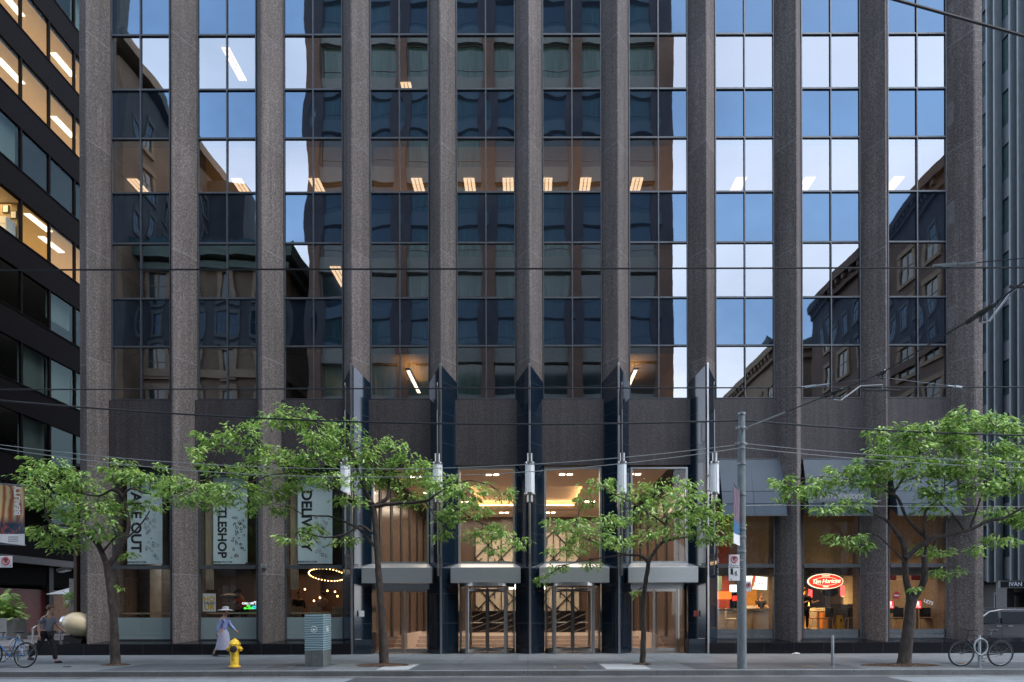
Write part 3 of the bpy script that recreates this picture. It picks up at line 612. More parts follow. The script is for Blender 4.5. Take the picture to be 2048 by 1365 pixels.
for q, (fx, fz) in enumerate(((-26.55,22.05),(-26.15,21.75))):
    f_ = MB().box((fx-.16,9.05,fz-.2),(fx+.16,9.09,fz+.2)).build('picture_frame', MT['black']); tag(f_, ('upper dark framed picture','lower dark framed picture')[q]+' on the wall of a lit office, left edge', 'picture', 'framed pictures in the left office'); MB().box((fx-.12,9.04,fz-.16),(fx+.12,9.049,fz+.16)).build('mount', MT['white'], f_)
t_ = empty('filing_cabinet', (-26.45,8.75,zr-WH), 0, 'pale office cabinet behind a lit window at the left edge', 'cabinet')
MB().box((-.3,-.25,0),(.45,.25,1.15)).build('carcass', MT['white'], t_, bevel=.01)
for q in range(3): MB().box((-.27,-.27,.08+.36*q),(.42,-.251,.38+.36*q)).build('drawer', MT['lampwhite'] if 'lampwhite' in MT else pbr('lampwhite', (.80,.83,.86), .35, var=.02), t_)
MB().box((LBX-12,LY0-.24,3.95),(LBX+.25,LY1,4.30)).build('ledge', MT['darkgrey'], LB_)
pbr('maroon', (.15,.035,.03), .5, var=.2); pbr('umber', (.26,.12,.055), .6, var=.25)
mb = MB().box((LBX-.5,LY0,2.9),(LBX-.1,LY1,3.95)); mb.build('fascia', MT['blackmetal'], LB_)
for i, y in enumerate([4.2+3.2*k for k in range(9)]):
    MB().box((LBX-.35,y-.14,.0),(LBX-.05,y+.14,3.9)).build('column', MT['black'], LB_)
    MB().box((LBX-.30,y+.15,.45),(LBX-.25,y+3.05,2.68)).build('storefront_panel', MT['maroon' if i % 2 else 'umber'], LB_)
MB().box((LBX-6,LY0,2.85),(LBX-.5,LY1,2.9)).box((LBX-6.1,LY0,0),(LBX-6,LY1,2.9)).box((LBX-.32,LY0,.29),(LBX-.2,LY1,.45)).build('recess', MT['black'], LB_)

# ================================================================ FINNED OFFICE BLOCK ON THE RIGHT (across the side street)
RX = 32.0; RY0, RY1 = 9.0, 60.0
RB_ = empty('finned_office_block', (0,0,0), 0, 'blue grey office block with pale vertical fins at the right edge across the side street', 'office block')
pbr('finmetal', (.125,.145,.155), .6, .0, var=.12, stretch=(1,1,.3)); pbr('bluepanel', (.02,.03,.042), .4, var=.15)
mb = MB(); zf0 = 3.55
for k in range(16):
    z = zf0+.25+3.6*k; mb.box((RX,RY0,z),(RX+.3,RY1,z+1.25))
mb.box((RX,RY0,zf0),(RX+.3,RY1,zf0+.25)); mb.build('spandrel_band', MT['bluepanel'], RB_)
for k in range(16):
    z = zf0+1.5+3.6*k; MB().box((RX+.10,RY0,z),(RX+.14,RY1,z+2.35)).build('window', MT['far_glass'], RB_)
y = RY0+.2; nf = 0
while y < 46:
    for dy in (0, .62):
        MB().prism([(RX-.42,y+dy-.06),(RX-.42,y+dy+.06),(RX+.02,y+dy+.14),(RX+.02,y+dy-.14)][::-1], zf0-.12, 60).build('fin', MT['finmetal'], RB_); nf += 1
    y += 1.86
MB().box((RX+.3,RY0-.2,-.1),(RX+15,RY0,60)).box((RX+.1,46,-.1),(RX+15,RY1,zf0)).build('end_wall', MT['bluepanel'], RB_)
for k in range(8): MB().box((RX+.3,RY0+.2+4.6*k,-.1),(RX+.8,RY0+1.1+4.6*k,zf0-.13)).build('ground_pier', MT['darkgrey'], RB_)
MB().box((RX+1.2,RY0,-.1),(RX+1.3,46,zf0-.13)).build('shop_glazing', MT['black'], RB_)
MB().box((RX+.3,RY0,zf0-.13),(RX+14,46,zf0)).build('soffit', MT['darkgrey'], RB_)
MB().box((RX+14,RY0,-.1),(RX+14.3,RY1,60)).build('back_wall', MT['bluepanel'], RB_)
d = MB()
for yy in (15.5,19.0,24.2): d.box((RX+.9,yy,0),(RX+1.0,yy+.1,2.6)).box((RX+.9,yy+1.1,0),(RX+1.0,yy+1.2,2.6)).box((RX+.9,yy,2.6),(RX+1.0,yy+1.2,2.75))
d.build('door_frame', MT['midgrey'], RB_)
# hanging sign of the bar
sx0, sx1, sy = PX(2000,15), RX-.45, 15.0
sg = MB().box((sx0,sy,PZ(1179,sy)),(sx1,sy+.14,PZ(1164,sy))).build('hanging_sign', MT['midgrey']); tag(sg, 'long black hanging sign reading IVAN at the right edge over the side street', 'sign')
MB().box((sx0+.05,sy-.01,PZ(1179,sy)+.05),(sx1,sy-.001,PZ(1164,sy)-.05)).build('sign_face', MT['black'], sg)
text_at('lettering', 'IVAN', .36, (PX(2029,sy)+.05,sy-.02,PZ(1171.5,sy)), MT['signwhite'], sg, bold=.02)
MB().box((sx1-.1,sy+.15,PZ(1164,sy)-.1),(sx1+.05,sy+.2,PZ(1164,sy)-.05)).build('bracket', MT['black'], sg)

# ================================================================ ACROSS THE STREET (seen mirrored in the windows)
def far_window(parent, w_, h_, style='plain', gm='far_glass'):
    fr = MB().box((-w_/2,-.05,0),(-w_/2+.07,.1,h_)).box((w_/2-.07,-.05,0),(w_/2,.1,h_)).box((-w_/2,-.05,h_-.07),(w_/2,.1,h_)).box((-w_/2,-.05,0),(w_/2,.1,.07)).box((-.035,-.03,0),(.035,.1,h_)).box((-w_/2,-.03,h_*.27),(w_/2,.1,h_*.27+.06))
    if style == 'stone':
        fr = MB().box((-w_/2-.25,-.12,-.3),(w_/2+.25,.1,-.02)).box((-w_/2-.28,-.10,0),(-w_/2,.1,h_)).box((w_/2,-.10,0),(w_/2+.28,.1,h_)).box((-w_/2-.3,-.14,h_),(w_/2+.3,.1,h_+.4)).box((-.04,-.03,0),(.04,.08,h_)).box((-w_/2,-.03,h_*.5),(w_/2,.08,h_*.5+.06))
        mat = MT['sandstone']
    else: mat = MT['midgrey']
    f = fr.build('window', mat, parent); MB().box((-w_/2,.0,0),(w_/2,.03,h_)).build('pane', MT[gm], f); return f
def place(src, parent, loc, rz, first):
    o = src if first else copy_tree(src, parent); o.location = loc; o.rotation_euler = (0,0,rz); return o
YO = -24.0
# brown brick tower with grey bands
TW = empty('brick_tower', (0,0,0), 0, 'tall brown brick tower with pale spandrels, mirrored in the middle windows', 'tower')
tx0, tx1 = (616-HX)/25.9, (1348-HX)/25.9
MB().box((tx0,YO-14,-.05),(tx1,YO-.6,58)).build('core', MT['far_glass'], TW)
pit = 6.72; px0 = (804-HX)/25.9-pit; mb = MB()
for k in range(5):
    x = px0+pit*k; a, b = x-.55, x+.55
    if k == 4: b = tx1
    if k == 0: a = tx0
    mb.box((a,YO-.6,0),(b,YO,58))
mb.box((tx0,YO-14,-.05),(tx0+.3,YO-.6,58.1)).box((tx1-.3,YO-14,-.05),(tx1,YO-.6,58.1)).build('brick_pier', MT['brick_brown'], TW)
z148 = EYE+(HY-148)/25.9; fp = 3.52; src = None; zz = [z148 - fp*k for k in range(-5, 12)]
MB_ = MB()
for z in zz:
    if z-1.1 > 0: MB_.box((tx0+.3,YO-.55,z-1.1),(tx1-.3,YO-.18,z))
MB_.build('spandrel_band', MT['spandrel_grey'], TW)
MB().box((tx0+.3,YO-.59,.0),(tx1-.3,YO-.5,z148-fp*11)).build('base_band', MT['brick_brown'], TW)
wsrc = far_window(TW, pit-1.1, fp-1.1, 'plain', 'curtain_glass'); wsrc2 = far_window(TW, pit-1.1, fp-1.1, 'plain', 'far_glass'); f1 = f2 = True
for z in zz[:-1]:
    for k in range(4):
        x = px0+pit*(k+.5)
        if random.random() < .55: place(wsrc, TW, (x,YO-.45,z), math.pi, f1); f1 = False
        else: place(wsrc2, TW, (x,YO-.45,z), math.pi, f2); f2 = False
# old brick hotel with a copper cornice, left
H1 = empty('old_brick_hotel', (0,0,0), 0, 'old brick hotel with green copper cornice, mirrored in the left windows', 'hotel')
MB().box((-62,YO-20,-.05),(-19.4,YO-2,29.8)).build('wall', MT['brick_old'], H1)
MB().box((-62.5,YO-20.5,29.8),(-18.7,YO-1.3,30.8)).box((-62.3,YO-20.2,29.0),(-19.0,YO-1.6,29.5)).build('cornice', MT['copper_green'], H1)
MB().box((-62.1,YO-20.1,20.4),(-19.2,YO-1.8,21.0)).box((-62.1,YO-20.1,10.4),(-19.2,YO-1.8,11.0)).build('band_course', MT['sandstone'], H1)
MB().box((-60,YO-18,30.8),(-33.2,YO-8,43.5)).box((-60,YO-16,30.8),(-27.8,YO-12,44)).box((-30,YO-11,30.8),(-27.2,YO-8,35.5)).box((-26,YO-12,30.8),(-24,YO-10,32.6)).build('penthouse', MT['brick_old'], H1)
wsrc = far_window(H1, 1.2, 2.1, 'stone'); first = True
for k in range(9):
    for i in range(8):
        if len(H1.children) < 98: place(wsrc, H1, (-21.2-2.9*i, YO-1.97, 1.6+3.15*k), math.pi, first); first = False
H2 = empty('stone_tower', (0,0,0), 0, 'tall narrow stone tower at the far left, mirrored in the leftmost windows', 'tower')
MB().box((-60,YO-17,-.1),(-31.3,YO-.2,44.5)).build('wall', MT['brick_old'], H2)
MB().box((-60,YO-2.2,44.5),(-31.9,YO-.0,63)).build('upper_wall', MT['sandstone'], H2)
MB().box((-60,YO-18,45.2),(-30.7,YO+.3,46)).build('cornice', MT['sandstone'], H2)
wsrc = far_window(H2, 1.1, 2.0, 'stone'); first = True
for k in range(9):
    for j in range(4): place(wsrc, H2, (-31.27, YO-3-3.8*j, 10+3.7*k), math.pi/2, first); first = False
# dark victorian corner block, right
def side_block(name, lab, x0, ya, yb, H, m, cm, ww=1.3, wh=2.3, rows=8, bays=6):
    g = empty(name, (0,0,0), 0, lab, 'corner block')
    MB().box((x0,yb,-.1),(x0+24,ya,H)).build('wall', MT[m], g)
    MB().box((x0-.8,yb-.3,H-.3),(x0+24,ya+.8,H+.5)).box((x0-.4,yb-.1,H-1.2),(x0+24,ya+.4,H-.3)).box((x0-.25,yb-.1,H*.62),(x0+24,ya+.25,H*.62+.6)).box((x0-.25,yb-.1,H*.30),(x0+24,ya+.25,H*.3+.7)).build('cornice', MT[cm], g)
    mbk = MB(); nb = int((ya-yb)/.9)
    for q in range(nb): mbk.box((x0-.7,yb+.3+.9*q,H-.75),(x0-.4,yb+.6+.9*q,H-.3))
    mbk.build('cornice_bracket', MT[cm], g)
    s = far_window(g, ww, wh, 'stone'); fst = True; st = (ya-yb-1.5)/bays
    for r in range(rows):
        for c in range(bays): place(s, g, (x0-.03, ya-1.4-st*c, 1.5+(H-3.5)/rows*r), -math.pi/2, fst); fst = False
    for r in range(rows):
        for c in range(3): place(s, g, (x0+2.5+3.2*c, ya+.03, 1.5+(H-3.5)/rows*r), math.pi, False)
    return g
side_block('victorian_block', 'dark red Victorian corner block with heavy cornice, mirrored in the rightmost windows', 32.4, YO, YO-20.8, 35.6, 'brick_dark', 'brick_dark')
side_block('stone_bank', 'pale stone bank block further down the side street, mirrored low in the right windows', 30.6, YO-26, YO-47, 33.7, 'sandstone', 'sandstone', rows=7)
# ================================================================ DOUGHNUT AND COFFEE SHOP (bays 7-9)
pbr('ochre', (.55,.30,.07), .6, var=.12); pbr('redwall', (.30,.05,.03), .5, var=.15); pbr('tile_grey', (.22,.20,.18), .7, var=.12); pbr('teal', (.03,.09,.09), .5, var=.1)
pbr('counter_steel', (.42,.41,.37), .35, .4, var=.1); pbr('orange', (.70,.28,.05), .6, var=.1); pbr('skin', (.42,.25,.18), .6, var=.05); pbr('red_plastic', (.35,.04,.05), .35, var=.05)
emis('menu_light', (.92,.95,.80), 0.69); emis('orange_light', (1,.13,.02), 0.96); emis('red_lamp', (1,.06,.05), 1.56); emis('sign_red', (1,.045,.02), 0.6); emis('sign_cream', (1,.80,.52), 0.75); emis('red_screen', (.95,.05,.05), 0.66); emis('screen_white', (1,.75,.7), 0.72)
emis('amber', (1,.42,.10), 1.5); emis('neon_green', (.08,1,.08), 0.96); emis('neon_cyan', (.05,.75,.85), 0.72); emis('neon_white', (.9,.95,1), 0.66)
TF = .70; TX0, TX1 = 6.6, 15.75
room(TX0, TX1, 7.0, TF, ZH+.05, 'tile_grey', 'darkwood', 'room_dark', openings=((9.35,9.95,TF+.2,2.7),(11.45,12.25,TF+.1,2.55),(13.3,15.0,TF+.9,3.1)))
MB().box((TX0+.02,.2,3.06),(TX1-.02,1.2,3.12)).box((TX0+.02,1.1,2.75),(TX1-.02,1.2,3.06)).build('bulkhead', MT['tile_grey'], BLD)
MB().box((9.98,6.7,TF),(10.75,6.98,2.95)).build('ochre_panel', MT['ochre'], BLD); MB().box((12.3,6.7,TF),(13.2,6.98,2.95)).build('ochre_panel', MT['ochre'], BLD)
MB().box((6.65,6.2,TF),(9.3,6.9,6.2)).build('kitchen_wall', MT['redwall'], BLD)
MB().box((6.7,5.2,2.35),(8.6,5.3,3.0)).build('teal_bulkhead', MT['teal'], BLD)
def wallamp(x, z, y=6.6, lab=''):
    t = empty('wall_lamp', (x,y,z), 0, lab, 'wall lamp', 'red lamps inside the coffee shop')
    MB().lathe([(.07,-.24),(.095,-.2),(.095,.2),(.07,.24)], (0,0,0), 14).build('lamp_shade', MT['red_lamp'], t, smooth=True)
    MB().lathe([(.05,-.30),(.06,-.245)], (0,0,0), 12).lathe([(.06,.245),(.05,.30)], (0,0,0), 12).build('cap', MT['steel'], t)
    l = bpy.data.lights.new('wall_lamp_light', 'POINT'); l.energy = 30; l.color = (1,.6,.2); l.shadow_soft_size = .1; o = bpy.data.objects.new('wall_lamp_light', l); COL.objects.link(o); o.location = (x,y-.2,z-.5)
wallamp(PX(1620,6.6), PZ(1187,6.6), lab='red wall lamp below the left side of the lit oval shop sign')
wallamp(PX(1685,6.6), PZ(1184,6.6), lab='red wall lamp below the right side of the lit oval shop sign')
wallamp(PX(1781,6.6), PZ(1178,6.6), lab='red wall lamp in the rightmost window above a red screen')
area('shop_light', (8.0,3.4,3.0), 2.4, 4, 135.2, (1,.55,.22)); area('shop_light', (12.4,3.6,3.6), 4, 3, 100.8, (1,.60,.28)); area('shop_light', (11,3,6.3), 8, 4, 13.4, (1,.75,.5))
# serving counter, hot case and menu boards
t = empty('serving_counter', (0,0,0), 0, 'long pale serving counter behind the window nearest the blue pole', 'counter')
MB().box((7.0,2.6,TF),(9.85,3.2,1.50)).build('counter_front', MT['counter_steel'], t); MB().box((6.95,2.5,1.50),(9.9,3.3,1.55)).build('counter_top', MT['midgrey'], t)
MB().box((8.72,2.7,1.551),(9.12,3.1,1.66)).build('tray', MT['white'], t)
t = empty('food_cabinet', (0,0,0), 0, 'amber lit food cabinet on the back bench of the coffee shop', 'cabinet')
MB().box((6.95,5.3,TF),(8.4,6.0,1.45)).build('bench', MT['darkwood'], t); MB().box((7.0,5.35,1.451),(7.45,5.9,1.72)).build('lit_shelf', MT['amber'], t)
MB().box((7.62,5.4,1.451),(7.95,5.8,1.56)).box((8.1,5.4,1.451),(8.3,5.8,1.75)).build('machine', MT['counter_steel'], t)
tag(MB().box((7.25,5.15,1.98),(9.0,5.195,2.32)).build('glowing_sign', MT['orange_light']), 'orange red backlit sign above the serving counter', 'sign')
tag(MB().box((8.95,4.6,1.9),(9.35,4.9,2.12)).box((9.0,4.57,1.95),(9.1,4.599,2.05)).box((9.18,4.57,1.95),(9.28,4.599,2.05)).build('cup_box', MT['sign_red']), 'small glowing red box of cups right of the blue pole', 'box')
def menu(pts, lab, y0, dots):
    t = empty('menu_board', (0,0,0), 0, lab, 'menu board', 'hanging lit menu boards')
    mb = MB(); P = [(PX(a,y0),y0,PZ(b,y0)) for a,b in pts]; Q = [(p[0],y0+.08,p[2]) for p in P]
    mb.poly(P[::-1]); mb.poly(Q)
    for i in range(4): j = (i+1) % 4; mb.poly([P[i],P[j],Q[j],Q[i]])
    mb.build('board', [MT['menu_light']], t)
    md = MB()
    for (a,b,s) in dots: md.lathe([(s,0),(s,.012)], (PX(a,y0),y0-.01,PZ(b,y0)), 8, 'y')
    md.build('food_picture', MT['orange'], t)
menu([(1494,1151.5),(1506,1152.5),(1501,1182),(1489,1181)], 'narrow lit menu board beside the blue pole', 3.0, [(1500,1160,.03),(1497,1170,.025)])
menu([(1513,1154),(1535,1156),(1534,1181.5),(1506,1180)], 'wide lit menu board with food pictures right of the blue pole', 3.0, [(1511,1165,.03),(1509,1172,.025),(1524,1159,.02),(1529,1161,.02),(1519,1169,.03),(1524,1168.5,.028),(1518,1175,.02),(1523,1176,.02),(1530,1176,.02)])
tag(MB().box((PX(1507.5,3),3.02,PZ(1181,3)),(PX(1511.5,3),3.06,PZ(1153,3))).build('promo_strip', MT['red_plastic']), 'narrow red hanging strip between the two menu boards', 'sign')
tag(MB().box((6.55,.35,.8),(6.7,1.6,1.46)).box((6.5,.3,1.46),(7.35,1.7,1.51)).build('side_counter', MT['darkwood']), 'dark side counter with pale top at the left end of the coffee shop', 'counter')
# tables and chairs
def cafe_table(x, y, lab, z=TF):
    t = empty('cafe_table', (x,y,z), 0, lab, 'table', 'coffee shop tables')
    MB().lathe([(.36,.70),(.36,.735)], (0,0,0), 24).build('table_top', MT['midgrey'], t); MB().lathe([(.24,0),(.22,.03),(.03,.05),(.03,.70)], (0,0,0), 14).build('pedestal', MT['steel'], t)
def cafe_chair(x, y, rz, lab, m='black', z=TF):
    t = empty('cafe_chair', (x,y,z), rz, lab, 'chair', 'coffee shop chairs')
    MB().box((-.2,-.2,.43),(.2,.2,.47)).build('seat', MT[m], t, bevel=.01); MB().box((-.2,.18,.50),(.2,.21,.86)).build('backrest', MT[m], t, bevel=.01)
    for a in (-1,1):
        for b in (-1,1): MB().tube([(a*.17,b*.17,.43),(a*.20,b*.2,0)], .012, 6).build('leg', MT['palewood'], t)
        MB().tube([(a*.18,.19,.45),(a*.18,.2,.6)],.012,6).build('back_post', MT['palewood'], t)
cafe_table(PX(1505,1.8), 1.8, 'round grey coffee shop table behind the window right of the blue pole')
cafe_chair(PX(1463,1.6), 1.6, R(80), 'pale bent chair left of the blue pole behind the glass', 'white')
cafe_table(PX(1637,2.2), 2.2, 'round table left of the yellow floor sign'); cafe_chair(PX(1650,1.5), 1.5, R(200), 'black chair left of the yellow floor sign')
cafe_chair(PX(1622,3.2), 3.2, R(30), 'red chair behind the round table under the oval sign', 'red_plastic'); cafe_chair(PX(1703,1.8), 1.8, R(170), 'black chair right of the yellow floor sign')
cafe_chair(PX(1790,2), 2.0, R(180), 'chair at the left of the rightmost shop window', 'black'); cafe_chair(PX(1845,2), 2.0, R(170), 'chair at the right of the rightmost shop window', 'black')
tag(MB().box((PX(1660,3.6),3.6,TF),(PX(1716,3.6),3.75,1.72)).build('dark_partition', MT['black']), 'dark partition behind the tables under the oval sign', 'partition')
tag(MB().box((PX(1645,4),4,TF),(PX(1662,4),4.5,1.45)).build('waste_cabinet', MT['orange'], bevel=.01), 'orange wooden waste cabinet left of the dark partition', 'cabinet')
t = empty('floor_sign', (PX(1679,1.2),1.2,TF), 0, 'yellow folding wet floor sign standing below the oval sign', 'floor sign')
for s in (-1,1): MB().prism([(-.14,s*.12-.01),(.14,s*.12-.01),(.14,s*.12+.01),(-.14,s*.12+.01)], 0, .01).poly([(-.15,s*.14,0),(.15,s*.14,0),(.09,s*.02,.58),(-.09,s*.02,.58)]).poly([(-.15,s*.15,0),(.15,s*.15,0),(.09,s*.03,.58),(-.09,s*.03,.58)]).build('panel', MT['yellow'] if 'yellow' in MT else pbr('yellow', (.78,.50,.01), .45, var=.08), t)
MB().box((-.02,-.125,.33),(.02,-.10,.45)).build('pictogram', MT['ink'], t)
# lit oval sign in the window
def oval(mb, c, a, b, y0, y1, n=40, a2=0, b2=0):
    base = len(mb.v)
    for y in (y0, y1):
        for q in range(n): an = 2*math.pi*q/n; mb.v.append((c[0]+a*math.cos(an), y, c[1]+b*math.sin(an)))
    for q in range(n): q2 = (q+1) % n; mb.f.append([base+q, base+q2, base+n+q2, base+n+q]); mb.m.append(0)
    mb.f.append([base+q for q in range(n)]); mb.m.append(0); mb.f.append([base+n+q for q in range(n)][::-1]); mb.m.append(0); return mb
oc = (PX(1652.5,.3), PZ(1164.5,.3)); sg = oval(MB(), (oc[0]-.07,oc[1]), .69, .315, .40, .62).build('oval_sign', MT['black']); tag(sg, 'glowing red oval Tim Hortons sign hanging in the shop window', 'sign')
oval(MB(), oc, .63, .275, .335, .40).build('cream_rim', MT['sign_cream'], sg); oval(MB(), oc, .605, .25, .326, .334).build('red_face', MT['sign_red'], sg)
oval(MB(), oc, .44, .15, .320, .325).build('inner_rim', MT['sign_cream'], sg); oval(MB(), oc, .425, .137, .316, .319).build('inner_face', MT['sign_red'], sg)
text_at('lettering', 'Tim Hortons', .205, (oc[0],.308,oc[1]), MT['sign_cream'], sg, bold=.022, shear=.35, rot=R(2), space=.92)
text_at('lettering', 'ALWAYS', .072, (oc[0],.318,oc[1]+.195), MT['sign_cream'], sg, bold=.03); text_at('lettering', 'FRESH', .072, (oc[0],.318,oc[1]-.195), MT['sign_cream'], sg, bold=.03)
MB().tube([(oc[0]-.35,.5,oc[1]+.28),(oc[0]-.35,.5,3.06)],.012).tube([(oc[0]+.35,.5,oc[1]+.28),(oc[0]+.35,.5,3.06)],.012).build('hanger', MT['black'], sg)
ds = oval(MB(), (PX(1660,1.2),PZ(1186,1.2)), .30, .19, 1.2, 1.3).build('round_sign', MT['darkwood']); tag(ds, 'small dark unlit oval sign just below the glowing sign', 'sign'); oval(MB(), (PX(1660,1.2),PZ(1186,1.2)), .26, .16, 1.19, 1.199).build('face', MT['black'], ds)
# rightmost shop window
for px, lab in ((1780,'red lit screen left of the tree trunk in the rightmost window'),(1835,'red lit screen right of the tree trunk in the rightmost window')):
    s = MB().box((PX(px-9,1),1,PZ(1220,1)),(PX(px+9,1),1.06,PZ(1203,1))).build('lit_screen', MT['black']); tag(s, lab, 'screen')
    MB().box((PX(px-8,.98),.985,PZ(1219,1)),(PX(px+8,.98),.999,PZ(1204,1))).build('screen_face', MT['red_screen'], s); text_at('lettering', 'Open\nfor You', .07, (PX(px,.97),.97,PZ(1214,1)), MT['screen_white'], s, bold=.02)
    MB().lathe([(.07,0),(.07,.01)], (PX(px,.97),.98,PZ(1208,1)), 10, 'y').build('picture', MT['screen_white'], s)
    MB().box((PX(px-1,1),1.01,TF),(PX(px+1,1),1.05,PZ(1220,1))).build('stand', MT['black'], s)
for px, lab in ((1783,'red hanging promotion tag at the left of the rightmost window'),(1832,'red hanging promotion tag behind the tree fork in the rightmost window')):
    X = PX(px,1.5); z = PZ(1160,1.5)
    tag(MB().prism([(X-.18,1.5),(X+.18,1.5),(X+.18,1.53),(X-.18,1.53)], [z-.02,z-.02,z-.02,z-.02], z+.14).prism([(X-.18,1.5),(X+.18,1.5),(X+.18,1.53),(X-.18,1.53)], [z-.05,z-.05,z-.05,z-.05], z-.021).build('hanging_tag', MT['red_plastic']), lab, 'sign')
text_at('x', 'LETS', .17, (PX(1857,0),-.004,PZ(1207)), MT['signwhite'], None, rot=R(-22), bold=.02)
o = COL.objects['x']; o.name = 'window_lettering'; tag(o, 'white curved letters LETS stuck on the rightmost shop window', 'lettering')
tag(MB().box((PX(1778,3),3,1.35),(PX(1797,3),3.1,1.62)).build('green_board', MT['copper_green']), 'small green board low in the rightmost shop window', 'board')
s = MB().lathe([(.13,0),(.13,.02)], (PX(1796,-.0),.10,PZ(1193)), 20, 'y').build('no_entry_sticker', MT['redpaint']); tag(s, 'round red no entry sticker on the rightmost shop window', 'sign'); MB().box((PX(1796)-.09,.075,PZ(1193)-.02),(PX(1796)+.09,.079,PZ(1193)+.02)).build('bar', MT['signwhite'], s)
# awnings
pbr('letter_grey', (.36,.38,.40), .4, .3, var=.05)
pbr('awning', (.042,.07,.105), .55, var=.12, scale=2)
names = ['plain blue grey metal awning between the entrance and the concrete pole', 'blue grey awning carrying raised silver letters', 'blue grey awning partly behind the rightmost tree']
for k, (xc) in enumerate((PX(1500.5,-.15), PX(1669,-.15), PX(1669,-.15)+PIT)):
    if k == 0: xc = 7.76
    t = empty('awning', (xc,-.13,0), 0, names[k], 'awning', 'three window awnings'); hw = 1.09; zt = PZ(920,-.15); zb_ = PZ(1033,-.55); z1 = PZ(985,-.4); z2 = PZ(1010,-.45)
    prof = [(0,zt),(-.02,zt),(-.30,z1+.02),(-.31,z1),(-.40,z2+.01),(-.41,z2-.01),(-.46,zb_),(-.43,zb_),(0,zb_+.35)]
    MB().ext(prof, -hw, hw).build('canopy_sheet', MT['awning'], t, bevel=.005)
    mb = MB().box((-hw-.02,-.03,zt-.02),(hw+.02,.01,zt+.03)).box((-hw-.02,-.48,zb_-.02),(hw+.02,-.45,zb_+.03)); mb.build('edge_trim', MT['mullion'], t)
    MB().box((-.008,-.315,z1),(.008,-.30,z1+.0)).tube([(0,-.020,zt-.02),(0,-.305,z1)],.006,5).tube([(0,-.31,z1),(0,-.41,z2)],.006,5).tube([(0,-.41,z2),(0,-.46,zb_)],.006,5).tube([(-hw,-.305,z1+.015),(hw,-.305,z1+.015)],.012,5).tube([(-hw,-.408,z2+.01),(hw,-.408,z2+.01)],.012,5).build('seam', MT['awning'], t)
    if k == 1:
        zz_ = PZ(1004,-.75); MB().box((-hw*.9,-.66,zz_-.03),(hw*1.12,-.56,zz_+.02)).box((-.6,-.57,zz_-.01),(-.56,-.38,zz_+.01)).box((.6,-.57,zz_-.01),(.64,-.38,zz_+.01)).build('letter_ledge', MT['finmetal'], t)
        text_at('lettering', 'Tim Hortons', .32, (-.12,-.61,zz_+.17), MT['letter_grey'], t, bold=.02, shear=.35, ext=.02, space=.9)

# ================================================================ RESTAURANT (bays 0-2)
tag(MB().box((XB[0]-BW,.45,1.38),(XB[2]+BW,.95,1.44)).build('window_bar', MT['palewood']), 'long pale wooden window bar running behind the three left windows', 'bar counter')
for b in (1,2):
    tag(MB().box((XB[b]-BW+.06,.30,2.25),(XB[b]-BW+.33,.36,ZH-.3)).build('wooden_board', MT['palewood']), ('tall pale wooden board left of the BOTTLESHOP banner','tall pale wooden board left of the DELIVERY banner')[b-1], 'board')
MB().box((-15.6,2.5,.48),(-14.9,3.2,6.5)).box((-14.2,3.8,.48),(-13.7,4.3,6.5)).build('room_column', MT['concrete'], BLD)
pbr('banner_blue', (.78,.93,.95), .7, var=.02)
bann = [(255,325,'TAKE OUT','pale blue window banner reading TAKE OUT'),(427,495,'BOTTLESHOP','pale blue window banner reading BOTTLESHOP'),(596,665,'DELIVERY','pale blue window banner reading DELIVERY')]
random.seed(8)
for a, b, s, lab in bann:
    y = .16; x0, x1, z0, z1 = PX(a,y), PX(b,y), PZ(1127,y), PZ(954,y)
    o = MB().box((x0,y,z0),(x1,y+.006,z1)).build('window_banner', MT['banner_blue']); tag(o, lab, 'banner', 'pale blue window banners')
    L = z1-z0; sz = {8:.50,10:.43}[len(s)] if len(s) != 8 else .50
    text_at('lettering', s, sz, (x0+.30,y-.004,z0+L*.50+ (0 if s[0]!='T' else .1)), MT['ink'], o, rot=R(-90), bold=.034, ext=.001)
    text_at('lettering', 'BEERBISTRO.COM', .085, (x0+.33,y-.004,z0+.07), MT['ink'], o, bold=.015, ext=.001)
    for k in range(34):
        cx = x0+random.uniform(.62,1.12); cz = z0+random.uniform(.15,L*.55); r_ = random.choice((.028,.035,.045))
        mb = MB()
        if s[0] == 'B': mb.add(text_mesh('U', r_*3, .001, .03), Matrix.Translation((cx,y-.004,cz)) @ FRONT @ Matrix.Rotation(random.uniform(0,6.28),4,'Z'))
        else:
            q = r_
            for (ax,az,bx,bz) in ((-q,-q,q,-q+.008),(-q,q-.008,q,q),(-q,-q,-q+.008,q),(q-.008,-q,q,q)): mb.box((ax,-.001,az),(bx,.0,bz))
            mb.xf(Matrix.Translation((cx,y-.003,cz)) @ Matrix.Rotation(random.choice((0,.78,.3)),4,'Y'))
        mb.build('printed_mark', MT['ink'], o)
